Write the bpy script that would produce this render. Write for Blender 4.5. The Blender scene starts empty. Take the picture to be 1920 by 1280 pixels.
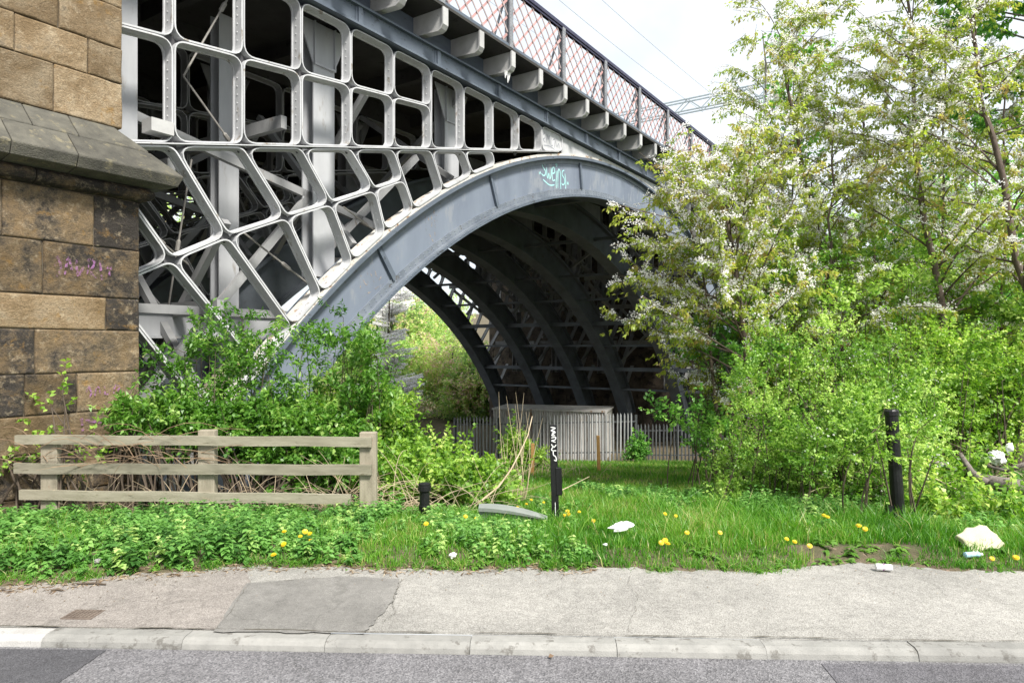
import bpy, math, random
import numpy as np
from mathutils import Vector, Matrix
random.seed(7)
RNG = np.random.default_rng(11)
R = math.radians
scene = bpy.context.scene
COL = scene.collection

# ------------------------------------------------------------------ camera, sky, sun, exposure
CAM_H = 1.7
cd = bpy.data.cameras.new('camera'); cam = bpy.data.objects.new('camera', cd); COL.objects.link(cam)
cam.location = (0, 0, CAM_H); cam.rotation_euler = (R(90), 0, 0)
cd.sensor_width = 36; cd.lens = 24.0; cd.shift_y = 12 / 1920
cd.clip_start = 0.05; cd.clip_end = 2000
scene.camera = cam

SUN_EL, SUN_AZ = 51, 146          # azimuth clockwise from +Y (north): behind the camera, to its right
w = bpy.data.worlds.new('World'); scene.world = w; w.use_nodes = True
nt = w.node_tree; nt.nodes.clear()
out = nt.nodes.new('ShaderNodeOutputWorld'); bg = nt.nodes.new('ShaderNodeBackground')
sky = nt.nodes.new('ShaderNodeTexSky'); sky.sky_type = 'NISHITA'; sky.sun_disc = False
sky.sun_elevation = R(SUN_EL); sky.sun_rotation = R(SUN_AZ)
sky.air_density = 1.0; sky.dust_density = 3.0; sky.ozone_density = 1.0
# thin bright cloud veil over the blue
tc = nt.nodes.new('ShaderNodeTexCoord'); nz = nt.nodes.new('ShaderNodeTexNoise')
nz.inputs['Scale'].default_value = 2.2; nz.inputs['Detail'].default_value = 6; nz.inputs['Roughness'].default_value = .55
nt.links.new(tc.outputs['Generated'], nz.inputs['Vector'])
rp = nt.nodes.new('ShaderNodeMapRange'); rp.inputs[1].default_value = .35; rp.inputs[2].default_value = .62
rp.inputs[3].default_value = .55; rp.inputs[4].default_value = 1.0
nt.links.new(nz.outputs['Fac'], rp.inputs[0])
mx = nt.nodes.new('ShaderNodeMix'); mx.data_type = 'RGBA'
mx.inputs[7].default_value = (5.3, 5.55, 5.75, 1)
nt.links.new(rp.outputs[0], mx.inputs[0]); nt.links.new(sky.outputs[0], mx.inputs[6])
nt.links.new(mx.outputs[2], bg.inputs['Color']); bg.inputs['Strength'].default_value = 0.12
nt.links.new(bg.outputs[0], out.inputs['Surface'])

sl = bpy.data.lights.new('sun', 'SUN'); sun = bpy.data.objects.new('sun', sl); COL.objects.link(sun)
sl.energy = 4.0; sl.angle = R(11); sl.color = (1, .955, .88)
a = R(SUN_AZ); e = R(SUN_EL)
sd = Vector((math.sin(a) * math.cos(e), math.cos(a) * math.cos(e), math.sin(e)))
sun.rotation_euler = sd.to_track_quat('Z', 'Y').to_euler(); sun.location = sd * 60

vs = scene.view_settings
vs.view_transform = 'Standard'; vs.look = 'None'; vs.gamma = 1; vs.use_curve_mapping = False
vs.exposure = 0.9
scene.cycles.max_bounces = 5; scene.cycles.diffuse_bounces = 3; scene.cycles.glossy_bounces = 2
scene.cycles.transmission_bounces = 3; scene.cycles.transparent_max_bounces = 4

# ------------------------------------------------------------------ helpers
def PX(px, py, Y):                     # a point at depth Y seen in the direction (px, py)
    return Vector(((px - 960) / 1280 * Y, Y, CAM_H + (652 - py) / 1280 * Y))
def lin(*c):                           # sRGB 0-255 -> linear
    return tuple((x / 255 / 12.92 if x / 255 <= .04045 else ((x / 255 + .055) / 1.055) ** 2.4) for x in c) + (1,)

class MB:
    def __init__(s): s.v = []; s.f = []
    def add(s, vs_, fs):
        o = len(s.v); s.v += [tuple(p) for p in vs_]; s.f += [tuple(i + o for i in q) for q in fs]; return s
    def box(s, x0, x1, y0, y1, z0, z1):
        return s.add([(x0,y0,z0),(x1,y0,z0),(x1,y1,z0),(x0,y1,z0),(x0,y0,z1),(x1,y0,z1),(x1,y1,z1),(x0,y1,z1)],
                     [(0,3,2,1),(4,5,6,7),(0,1,5,4),(1,2,6,5),(2,3,7,6),(3,0,4,7)])
    def bar(s, p, q, w_, h_, up=(0,0,1)):       # rectangular bar from p to q
        p, q = Vector(p), Vector(q); d = (q - p).normalized(); up = Vector(up)
        if abs(d.dot(up)) > .98: up = Vector((1,0,0))
        a_ = d.cross(up).normalized(); b_ = a_.cross(d)
        vs_ = [c + a_ * sx * w_ / 2 + b_ * sy * h_ / 2 for c in (p, q) for sx, sy in ((-1,-1),(1,-1),(1,1),(-1,1))]
        return s.add(vs_, [(0,1,2,3),(7,6,5,4),(0,4,5,1),(1,5,6,2),(2,6,7,3),(3,7,4,0)])
    def tube(s, pts, rad, n=6, cap=True):
        pts = [Vector(p) for p in pts]; k = len(pts)
        if not hasattr(rad, '__len__'): rad = [rad] * k
        vs_ = []; ref = None
        for i, p in enumerate(pts):
            d = (pts[min(i + 1, k - 1)] - pts[max(i - 1, 0)]).normalized()
            if ref is None: ref = d.orthogonal().normalized()
            a_ = (ref - d * ref.dot(d)); a_ = a_.normalized() if a_.length > 1e-5 else d.orthogonal().normalized()
            ref = a_; b_ = d.cross(a_)
            for j in range(n):
                t = 2 * math.pi * j / n; vs_.append(p + (a_ * math.cos(t) + b_ * math.sin(t)) * rad[i])
        fs = [(i*n+j, i*n+(j+1)%n, (i+1)*n+(j+1)%n, (i+1)*n+j) for i in range(k-1) for j in range(n)]
        if cap: fs += [tuple(range(n))[::-1], tuple((k-1)*n + j for j in range(n))]
        return s.add(vs_, fs)
    def prism(s, poly, a0, a1, axis='y'):       # poly in (x,z) extruded along y (or (x,y) along z)
        n = len(poly)
        if axis == 'y': vs_ = [(p[0], a0, p[1]) for p in poly] + [(p[0], a1, p[1]) for p in poly]
        elif axis == 'z': vs_ = [(p[0], p[1], a0) for p in poly] + [(p[0], p[1], a1) for p in poly]
        else: vs_ = [(a0, p[0], p[1]) for p in poly] + [(a1, p[0], p[1]) for p in poly]
        return s.add(vs_, [tuple(range(n)), tuple(range(2*n-1, n-1, -1))] + [(i, i+n, (i+1)%n+n, (i+1)%n) for i in range(n)])
    def build(s, name, m, parent=None, smooth=False, bevel=0):
        me = bpy.data.meshes.new(name); me.from_pydata(s.v, [], s.f)
        import bmesh
        bm = bmesh.new(); bm.from_mesh(me); bmesh.ops.recalc_face_normals(bm, faces=bm.faces)
        if bevel:
            bmesh.ops.bevel(bm, geom=[e_ for e_ in bm.edges], offset=bevel, segments=1, affect='EDGES')
        bm.to_mesh(me); bm.free()
        if smooth: me.shade_smooth()
        return obj(name, me, m, parent)

def obj(name, me, m, parent=None):
    o = bpy.data.objects.new(name, me); COL.objects.link(o)
    if m is not None and not me.materials: me.materials.append(m)
    if parent is not None: o.parent = parent
    return o
def tag(o, label=None, cat=None, group=None, kind=None):
    if label: o['label'] = label
    if cat: o['category'] = cat
    if group: o['group'] = group
    if kind: o['kind'] = kind
    return o
def empty(name, loc=(0,0,0), rz=0):
    o = bpy.data.objects.new(name, None); COL.objects.link(o); o.location = loc; o.rotation_euler = (0, 0, rz)
    o.empty_display_size = .2; return o
def copy_tree(o, parent=None):
    c = o.copy(); COL.objects.link(c); c.parent = parent
    for ch in list(o.children): copy_tree(ch, c)
    return c

# ------------------------------------------------------------------ materials
def M_(name):
    m = bpy.data.materials.new(name); m.use_nodes = True
    return m, m.node_tree.nodes, m.node_tree.links, m.node_tree.nodes['Principled BSDF']
def N(nodes, t, **k):
    n = nodes.new(t)
    for a_, b_ in k.items():
        if a_.startswith('i_'): n.inputs[a_[2:].replace('_', ' ')].default_value = b_
        else: setattr(n, a_, b_)
    return n
def ramp(nodes, stops, interp='LINEAR'):
    r = nodes.new('ShaderNodeValToRGB'); r.color_ramp.interpolation = interp; el = r.color_ramp.elements
    while len(el) < len(stops): el.new(.5)
    for e_, (p, c) in zip(el, stops): e_.position = p; e_.color = c if len(c) == 4 else tuple(c) + (1,)
    return r
def surf(name, c1, c2, scale=6, rough=.7, bump=.15, bscale=60, spots=None, sscale=14, sth=.62, objvar=0, metallic=0, stretch=None, spec=.3, bdist=.01):
    """two-tone noise colour, optional spots of a third colour, fine relief, per-object variation"""
    m, n, l, b = M_(name)
    tcx = N(n, 'ShaderNodeTexCoord'); vec = tcx.outputs['Object']
    oi = N(n, 'ShaderNodeObjectInfo')
    if objvar:
        ad = N(n, 'ShaderNodeVectorMath', operation='MULTIPLY_ADD')
        l.new(oi.outputs['Random'], ad.inputs[0]); ad.inputs[1].default_value = (37, 53, 71); l.new(vec, ad.inputs[2]); vec = ad.outputs[0]
    if stretch:
        mp = N(n, 'ShaderNodeMapping'); mp.inputs['Scale'].default_value = stretch; l.new(vec, mp.inputs[0]); vec = mp.outputs[0]
    a_ = N(n, 'ShaderNodeTexNoise', i_Scale=scale, i_Detail=4, i_Roughness=.62); l.new(vec, a_.inputs['Vector'])
    r_ = ramp(n, [(.32, c1), (.68, c2)]); l.new(a_.outputs['Fac'], r_.inputs[0]); colr = r_.outputs[0]
    if spots is not None:
        s_ = N(n, 'ShaderNodeTexNoise', i_Scale=sscale, i_Detail=4, i_Roughness=.7); l.new(vec, s_.inputs['Vector'])
        sr = N(n, 'ShaderNodeMapRange'); sr.inputs[1].default_value = sth; sr.inputs[2].default_value = sth + .09; l.new(s_.outputs['Fac'], sr.inputs[0])
        mm = N(n, 'ShaderNodeMix', data_type='RGBA'); l.new(sr.outputs[0], mm.inputs[0]); l.new(colr, mm.inputs[6]); mm.inputs[7].default_value = spots; colr = mm.outputs[2]
    if objvar:
        hv = N(n, 'ShaderNodeHueSaturation'); mr = N(n, 'ShaderNodeMapRange'); l.new(oi.outputs['Random'], mr.inputs[0])
        mr.inputs[3].default_value = 1 - objvar; mr.inputs[4].default_value = 1 + objvar; l.new(mr.outputs[0], hv.inputs['Value']); l.new(colr, hv.inputs['Color']); colr = hv.outputs[0]
    l.new(colr, b.inputs['Base Color']); b.inputs['Roughness'].default_value = rough; b.inputs['Metallic'].default_value = metallic
    b.inputs['Specular IOR Level'].default_value = spec
    if bump:
        f_ = N(n, 'ShaderNodeTexNoise', i_Scale=bscale, i_Detail=2, i_Roughness=.7); l.new(vec, f_.inputs['Vector'])
        bp = N(n, 'ShaderNodeBump', i_Strength=bump, i_Distance=bdist); l.new(f_.outputs['Fac'], bp.inputs['Height']); l.new(bp.outputs[0], b.inputs['Normal'])
    return m
def leafmat(name, stops, trans=.4, rough=.42, spec=.5):
    m, n, l, b = M_(name)
    at = N(n, 'ShaderNodeAttribute', attribute_name='tint')
    r_ = ramp(n, stops); l.new(at.outputs['Fac'], r_.inputs[0]); l.new(r_.outputs[0], b.inputs['Base Color'])
    b.inputs['Roughness'].default_value = rough; b.inputs['Specular IOR Level'].default_value = spec
    t_ = N(n, 'ShaderNodeBsdfTranslucent'); hs = N(n, 'ShaderNodeHueSaturation'); hs.inputs['Value'].default_value = 1.5; hs.inputs['Saturation'].default_value = 1.1
    l.new(r_.outputs[0], hs.inputs['Color']); l.new(hs.outputs[0], t_.inputs['Color'])
    ms = N(n, 'ShaderNodeMixShader'); ms.inputs[0].default_value = trans
    l.new(b.outputs[0], ms.inputs[1]); l.new(t_.outputs[0], ms.inputs[2]); l.new(ms.outputs[0], n['Material Output'].inputs['Surface'])
    return m

def asphalt(name, base, dark, light, scale=190, bump=.5, patch=None):
    m, n, l, b = M_(name)
    g = N(n, 'ShaderNodeNewGeometry'); vec = g.outputs['Position']
    v = N(n, 'ShaderNodeTexVoronoi', i_Scale=scale); l.new(vec, v.inputs['Vector'])
    r_ = ramp(n, [(0, dark), (.45, base), (1, light)]); l.new(v.outputs['Color'], r_.inputs[0])
    big = N(n, 'ShaderNodeTexNoise', i_Scale=1.1, i_Detail=4, i_Roughness=.65); l.new(vec, big.inputs['Vector'])
    mr = N(n, 'ShaderNodeMapRange'); mr.inputs[1].default_value = .3; mr.inputs[2].default_value = .7; mr.inputs[3].default_value = .78; mr.inputs[4].default_value = 1.2
    l.new(big.outputs['Fac'], mr.inputs[0])
    hs = N(n, 'ShaderNodeHueSaturation'); l.new(mr.outputs[0], hs.inputs['Value']); l.new(r_.outputs[0], hs.inputs['Color'])
    md = N(n, 'ShaderNodeTexNoise', i_Scale=14, i_Detail=4, i_Roughness=.75); mpp = N(n, 'ShaderNodeMapping'); mpp.inputs['Scale'].default_value = (.9, 1.1, 1); l.new(vec, mpp.inputs[0]); l.new(mpp.outputs[0], md.inputs['Vector'])
    mdr = N(n, 'ShaderNodeMapRange'); mdr.inputs[1].default_value = .36; mdr.inputs[2].default_value = .66; mdr.inputs[3].default_value = .86; mdr.inputs[4].default_value = 1.09; l.new(md.outputs['Fac'], mdr.inputs[0])
    h2 = N(n, 'ShaderNodeHueSaturation'); l.new(mdr.outputs[0], h2.inputs['Value']); l.new(hs.outputs[0], h2.inputs['Color'])
    colr = h2.outputs[0]
    # hairline cracks
    dn = N(n, 'ShaderNodeTexNoise', i_Scale=2.5, i_Detail=5); l.new(vec, dn.inputs['Vector'])
    vm = N(n, 'ShaderNodeVectorMath', operation='MULTIPLY_ADD'); l.new(dn.outputs['Color'], vm.inputs[0]); vm.inputs[1].default_value = (.7, .7, .7); l.new(vec, vm.inputs[2])
    ck = N(n, 'ShaderNodeTexVoronoi', feature='DISTANCE_TO_EDGE', i_Scale=.3); l.new(vm.outputs[0], ck.inputs['Vector'])
    cr = N(n, 'ShaderNodeMapRange'); cr.inputs[1].default_value = .0; cr.inputs[2].default_value = .006; cr.inputs[3].default_value = .22; cr.inputs[4].default_value = 0
    l.new(ck.outputs['Distance'], cr.inputs[0])
    mm = N(n, 'ShaderNodeMix', data_type='RGBA'); l.new(cr.outputs[0], mm.inputs[0]); l.new(colr, mm.inputs[6]); mm.inputs[7].default_value = (.03, .03, .025, 1)
    l.new(mm.outputs[2], b.inputs['Base Color']); b.inputs['Roughness'].default_value = .88; b.inputs['Specular IOR Level'].default_value = .25
    bp = N(n, 'ShaderNodeBump', i_Strength=bump, i_Distance=.006); l.new(v.outputs['Distance'], bp.inputs['Height']); l.new(bp.outputs[0], b.inputs['Normal'])
    return m

MT = {}
MT['road'] = asphalt('road_asphalt', (0.150,0.147,0.155,1), (0.070,0.070,0.075,1), (0.270,0.265,0.275,1), 120, .8)
MT['road_dark'] = asphalt('fresh_asphalt', (.075,.075,.082,1), (.045,.045,.05,1), (.13,.13,.14,1), 200, .4)
MT['road_mid'] = asphalt('older_asphalt', (.115,.112,.122,1), (.06,.06,.066,1), (.2,.195,.21,1), 140, .6)
MT['path'] = asphalt('path_asphalt', (0.282,0.273,0.254,1), (0.173,0.164,0.153,1), (0.392,0.385,0.360,1), 170, .5)
MT['path_pink'] = asphalt('path_asphalt_buff', (0.244,0.222,0.204,1), (0.148,0.133,0.122,1), (0.348,0.326,0.303,1), 170, .5)
MT['path_patch'] = asphalt('path_patch', (0.195,0.189,0.178,1), (0.141,0.137,0.129,1), (0.256,0.249,0.236,1), 230, .25)
MT['kerb'] = surf('kerb_concrete', (0.217,0.215,0.203,1), (0.291,0.287,0.271,1), 9, .85, .4, 160, spots=(0.151,0.145,0.133,1), sscale=11, sth=.56, objvar=.13)
MT['kerb_white'] = surf('kerb_concrete_pale', (0.352,0.345,0.333,1), (0.435,0.429,0.416,1), 9, .85, .4, 160, spots=(0.224,0.217,0.205,1), sscale=24, sth=.62)
MT['joint'] = surf('joint_dirt', (.06,.055,.045,1), (.13,.12,.095,1), 30, .95, 0)
MT['soil'] = surf('soil', (0.060,0.068,0.030,1), (0.145,0.105,0.076,1), 3.5, .95, .6, 50, spots=(0.238,0.173,0.133,1), sscale=9, sth=.58, bdist=.03)
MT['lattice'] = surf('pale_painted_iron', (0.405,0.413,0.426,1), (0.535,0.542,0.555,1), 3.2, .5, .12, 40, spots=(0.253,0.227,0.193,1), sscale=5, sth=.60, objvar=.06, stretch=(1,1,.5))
MT['stan'] = surf('grey_stanchion', (0.338,0.350,0.369,1), (0.463,0.475,0.494,1), 1.6, .5, .1, 40, spots=(0.300,0.288,0.275,1), sscale=4, sth=.62, stretch=(1,1,.3))
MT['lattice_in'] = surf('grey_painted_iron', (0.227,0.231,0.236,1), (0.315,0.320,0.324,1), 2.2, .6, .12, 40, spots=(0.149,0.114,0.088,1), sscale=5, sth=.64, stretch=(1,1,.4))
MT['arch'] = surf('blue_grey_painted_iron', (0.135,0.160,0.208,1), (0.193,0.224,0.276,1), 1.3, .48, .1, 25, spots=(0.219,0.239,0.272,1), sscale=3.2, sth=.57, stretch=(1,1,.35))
MT['flange'] = surf('flange_paint', (.115,.135,.165,1), (.20,.225,.26,1), 2, .5, .2, 30, spots=(.09,.085,.08,1), sscale=6, sth=.6)
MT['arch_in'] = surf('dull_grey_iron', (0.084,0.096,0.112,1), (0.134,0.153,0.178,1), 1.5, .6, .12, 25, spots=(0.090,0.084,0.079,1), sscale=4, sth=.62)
MT['edge'] = surf('slate_blue_iron', (.085,.105,.135,1), (.125,.15,.185,1), 3, .5, .15, 40, spots=(.05,.055,.06,1), sscale=9, sth=.6, stretch=(.4,1,1))
MT['bracket'] = surf('bracket_paint', (.36,.36,.355,1), (.47,.47,.465,1), 3, .5, .15, 40, spots=(.22,.21,.19,1), sscale=8, sth=.66, objvar=.1)
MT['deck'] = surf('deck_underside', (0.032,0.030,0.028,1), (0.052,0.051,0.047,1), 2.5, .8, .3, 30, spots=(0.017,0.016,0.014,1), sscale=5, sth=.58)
MT['rail'] = surf('navy_handrail', (.03,.03,.06,1), (.05,.05,.085,1), 5, .45, .1)
MT['pink'] = surf('faded_red_bars', (.42,.23,.22,1), (.52,.33,.32,1), 6, .6, .1, objvar=.12)
MT['pink2'] = surf('grey_pink_bars', (.30,.24,.235,1), (.4,.33,.32,1), 6, .6, .1, objvar=.12)
MT['post'] = surf('parapet_post', (.14,.15,.165,1), (.27,.28,.30,1), 8, .5, .2, 50, spots=(.1,.09,.08,1), sscale=16, sth=.6)
MT['rust'] = surf('rusty_flange', (.48,.46,.42,1), (.62,.60,.56,1), 4, .7, .3, 30, spots=(.26,.16,.09,1), sscale=7, sth=.56)
MT['rod'] = surf('tie_rod', (.16,.15,.14,1), (.25,.24,.22,1), 8, .6, .1)
MT['slate'] = surf('weathered_grey_stone', (0.062,0.060,0.052,1), (0.126,0.120,0.098,1), 4, .85, .6, 60, spots=(0.162,0.146,0.100,1), sscale=6, sth=.57, objvar=.15, bdist=.02)
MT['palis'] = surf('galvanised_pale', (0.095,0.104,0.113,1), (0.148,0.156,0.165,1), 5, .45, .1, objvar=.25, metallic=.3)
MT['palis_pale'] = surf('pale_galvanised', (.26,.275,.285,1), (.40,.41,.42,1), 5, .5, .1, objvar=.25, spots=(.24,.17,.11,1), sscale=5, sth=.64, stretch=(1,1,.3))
MT['corr'] = surf('rusty_white_sheet', (.40,.39,.37,1), (.52,.51,.49,1), 2, .6, .2, 30, spots=(.24,.14,.08,1), sscale=3, sth=.57, stretch=(1.5,1.5,.25))
MT['timber'] = surf('weathered_timber', (0.209,0.194,0.144,1), (0.310,0.290,0.225,1), 3, .85, .5, 40, spots=(0.140,0.128,0.085,1), sscale=7, sth=.6, objvar=.12, stretch=(1,6,6))
MT['timber_post'] = surf('weathered_timber_post', (0.231,0.206,0.156,1), (0.339,0.305,0.239,1), 3, .85, .5, 40, spots=(0.215,0.133,0.083,1), sscale=6, sth=.62, objvar=.1, stretch=(6,6,1))
MT['black'] = surf('black_paint', (.008,.008,.009,1), (.018,.018,.02,1), 10, .35, .2, 60)
MT['stake'] = surf('orange_stake', (.38,.21,.07,1), (.5,.30,.11,1), 6, .8, .3, 40)
MT['bark'] = surf('cherry_bark', (.075,.055,.045,1), (.16,.125,.10,1), 7, .8, .5, 40, spots=(.26,.23,.2,1), sscale=20, sth=.66, stretch=(1,1,.5), bdist=.02)
MT['bark_grey'] = surf('grey_bark', (.10,.095,.085,1), (.2,.19,.175,1), 7, .85, .5, 40, bdist=.02)
MT['twig'] = surf('twig_bark', (.06,.045,.035,1), (.12,.095,.07,1), 9, .85, .2)
MT['straw'] = surf('dry_stems', (.36,.28,.18,1), (.55,.46,.33,1), 9, .85, .1)
MT['deadstem'] = surf('dead_bramble', (.16,.10,.065,1), (.36,.26,.17,1), 9, .85, .1)
MT['debris'] = leafmat('dry_litter', [(0,(.10,.06,.035)),(.5,(.26,.18,.11)),(1,(.46,.38,.27))], .1)
MT['white'] = surf('white_plastic', (.72,.72,.72,1), (.84,.84,.84,1), 9, .4, .2, 40)
MT['foam'] = surf('pale_yellow_foam', (0.453,0.428,0.275,1), (0.514,0.496,0.355,1), 5, .8, .4, 90)
MT['grp'] = surf('grey_green_plastic', (0.198,0.222,0.204,1), (0.264,0.288,0.270,1), 4, .45, .2, 40, spots=(0.150,0.162,0.138,1), sscale=6, sth=.6)
MT['blue'] = surf('pale_blue_plastic', (.30,.50,.62,1), (.42,.62,.72,1), 8, .3, .1)
MT['log'] = surf('bare_log', (.13,.11,.095,1), (.25,.22,.2,1), 4, .85, .5, 30, spots=(.06,.05,.045,1), sscale=5, sth=.55, stretch=(1,4,4), bdist=.02)
MT['drain'] = surf('cast_iron_cover', (.12,.095,.08,1), (.19,.155,.13,1), 20, .6, .3, 80)
MT['paint_cyan'] = surf('pale_cyan_spray', (.30,.60,.60,1), (.40,.68,.68,1), 5, .6, 0)
MT['paint_white'] = surf('white_spray', (.75,.75,.75,1), (.82,.82,.82,1), 5, .6, 0)
def faded(name, c, th, sc=22):
    m, n, l, b = M_(name); b.inputs['Base Color'].default_value = c; b.inputs['Roughness'].default_value = .85
    g_ = N(n, 'ShaderNodeNewGeometry'); t_ = N(n, 'ShaderNodeTexNoise', i_Scale=sc, i_Detail=4, i_Roughness=.7); l.new(g_.outputs['Position'], t_.inputs['Vector'])
    r_ = N(n, 'ShaderNodeMapRange'); r_.inputs[1].default_value = th; r_.inputs[2].default_value = th + .14; r_.inputs[4].default_value = .8; l.new(t_.outputs['Fac'], r_.inputs[0]); l.new(r_.outputs[0], b.inputs['Alpha']); return m
MT['paint_purple'] = faded('purple_spray', (.30,.13,.30,1), .47)
MT['paint_grey'] = surf('grey_marker', (.2,.21,.25,1), (.27,.28,.32,1), 5, .6, 0)
MT['paint_tan'] = faded('tan_chalk', (.36,.31,.27,1), .48, 9)
MT['mast'] = surf('galvanised_gantry', (.30,.36,.38,1), (.4,.46,.48,1), 5, .5, 0)
MT['gap'] = surf('dark_web_iron', (.05,.05,.055,1), (.09,.09,.095,1), 5, .7, .1)
# foliage
MT['cherry'] = leafmat('cherry_leaves', [(0,(.20,.31,.05)),(.5,(.36,.44,.075)),(.88,(.46,.47,.11)),(1,(.40,.31,.12))], .5)
MT['blossom'] = leafmat('white_petals', [(0,(.80,.79,.78)),(1,(.90,.90,.90))], .5, .6)
MT['hawthorn'] = leafmat('hawthorn_leaves', [(0,(0.076,0.183,0.028)),(.35,(0.177,0.337,0.054)),(.7,(0.327,0.519,0.099)),(1,(0.545,0.701,0.216))], .42)
MT['elder'] = leafmat('elder_leaves', [(0,(0.049,0.140,0.019)),(.4,(0.107,0.248,0.037)),(.75,(0.176,0.355,0.061)),(1,(0.322,0.473,0.124))], .4)
MT['bramble'] = leafmat('bramble_leaves', [(0,(0.091,0.202,0.030)),(.4,(0.194,0.360,0.051)),(.75,(0.336,0.518,0.086)),(1,(0.542,0.648,0.188))], .42)
MT['nettle'] = leafmat('nettle_leaves', [(0,(0.048,0.135,0.030)),(.4,(0.120,0.284,0.061)),(.75,(0.209,0.418,0.102)),(1,(0.448,0.598,0.203))], .35)
MT['grass'] = leafmat('grass_blades', [(0,(0.036,0.133,0.011)),(.4,(0.090,0.257,0.024)),(.75,(0.162,0.361,0.040)),(.92,(0.270,0.418,0.072)),(1,(0.432,0.418,0.160))], .4)
MT['wood'] = leafmat('woodland_leaves', [(0,(0.188,0.326,0.121)),(.5,(0.407,0.602,0.187)),(.85,(0.642,0.760,0.255)),(1,(0.742,0.555,0.473))], .42)
MT['maple'] = leafmat('maple_leaves', [(0,(0.088,0.228,0.048)),(.6,(0.178,0.403,0.084)),(1,(0.302,0.554,0.117))], .42)
MT['dock'] = leafmat('dock_leaves', [(0,(0.096,0.224,0.032)),(1,(0.176,0.336,0.056))], .35)
MT['petal_y'] = leafmat('dandelion_petals', [(0,(.62,.42,.012)),(1,(.75,.58,.03))], .2)

# ------------------------------------------------------------------ foliage builders (numpy)
def nrm(v): return v / np.maximum(np.linalg.norm(v, axis=1, keepdims=True), 1e-6)
class Leaves:
    def __init__(s): s.P = []; s.D = []; s.N = []; s.L = []; s.W = []; s.T = []
    def add(s, P, D, N_, L, W, T=None):
        n = len(P); s.P.append(P); s.D.append(nrm(D)); s.N.append(N_)
        s.L.append(np.broadcast_to(L, (n,)) * RNG.uniform(.7, 1.25, n)); s.W.append(np.broadcast_to(W, (n,)) * RNG.uniform(.75, 1.2, n))
        s.T.append(RNG.random(n) if T is None else T)
    def count(s): return sum(len(p) for p in s.P)
    def build(s, name, m, parent=None, fold=.25, mid=.42):
        P, D, Nn = np.concatenate(s.P), np.concatenate(s.D), np.concatenate(s.N)
        L, W, T = np.concatenate(s.L)[:, None], np.concatenate(s.W)[:, None], np.clip(np.concatenate(s.T), 0, 1)
        side = nrm(np.cross(D, Nn)); up = np.cross(side, D); n = len(P)
        c = P + D * L * mid + up * W * fold
        V = np.stack([P, c - side * W / 2, P + D * L - up * L * .08, c + side * W / 2], 1)
        V[:, 0] -= up * W * .0
        me = quadmesh(name, V.reshape(-1, 3), n, np.repeat(T, 4))
        return obj(name, me, m, parent)
def quadmesh(name, V, n, T=None, k=4):
    me = bpy.data.meshes.new(name); me.vertices.add(n * k); me.vertices.foreach_set('co', V.astype(np.float32).ravel())
    me.loops.add(n * k); me.loops.foreach_set('vertex_index', np.arange(n * k, dtype=np.int32))
    me.polygons.add(n); me.polygons.foreach_set('loop_start', np.arange(0, n * k, k, dtype=np.int32))
    me.polygons.foreach_set('loop_total', np.full(n, k, dtype=np.int32))
    if T is not None:
        at = me.attributes.new('tint', 'FLOAT', 'POINT'); at.data.foreach_set('value', T.astype(np.float32))
    me.update(calc_edges=True); return me
def rdir(n, zlo=-1, zhi=1):
    z = RNG.uniform(zlo, zhi, n); t = RNG.uniform(0, 2 * np.pi, n); r = np.sqrt(1 - z * z)
    return np.stack([r * np.cos(t), r * np.sin(t), z], 1)
def spray(lv, p0, d, length, nodes, per, L, W, droop=.3, spread=1.0, tint=None, up=.5):
    """leafy twigs: p0 (n,3), direction d (n,3); `nodes` leaf nodes along each, `per` leaves a node"""
    n = len(p0); d = nrm(d)
    t = (np.arange(nodes) + .5) / nodes
    P = p0[:, None] + d[:, None] * (length[:, None] * t)[..., None]
    P[..., 2] -= (length[:, None] * t ** 2) * droop * .4
    P = np.repeat(P.reshape(-1, 3), per, 0); dd = np.repeat(np.repeat(d, nodes, 0), per, 0)
    D = dd * .6 + rdir(len(P)) * spread; D[:, 2] -= droop
    Nn = rdir(len(P)) * .6; Nn[:, 2] += up + .4
    if tint is None: T = None
    else: T = np.repeat(tint, nodes * per) + RNG.normal(0, .16, len(P))
    lv.add(P + RNG.normal(0, L * .25, P.shape), D, Nn, L, W, T)
def ellip(n, c, r, shell=.45):
    d = rdir(n); rad = RNG.uniform(shell, 1, n) ** .6
    return np.array(c) + d * rad[:, None] * np.array(r), d
def bush(lv, c, r, nclump, L, W, length=.3, nodes=7, per=2, droop=.25, shell=.45, floor=None, tint=(.5,.25)):
    P, d = ellip(nclump, c, r, shell)
    if floor is not None:
        k = P[:, 2] > floor; P, d = P[k], d[k]
    d2 = d * np.array([1, 1, .6]) + RNG.normal(0, .5, d.shape); d2[:, 2] += .35
    ln = RNG.uniform(.6, 1.4, len(P)) * length
    spray(lv, P, d2, ln, nodes, per, L, W, droop, tint=np.clip(RNG.normal(tint[0], tint[1], len(P)), 0, 1))
    return P
def bez(p, q, bend, n=6):
    p, q, b_ = Vector(p), Vector(q), Vector(bend)
    return [p.lerp(q, t) + b_ * (4 * t * (1 - t)) for t in [i / (n - 1) for i in range(n)]]

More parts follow.
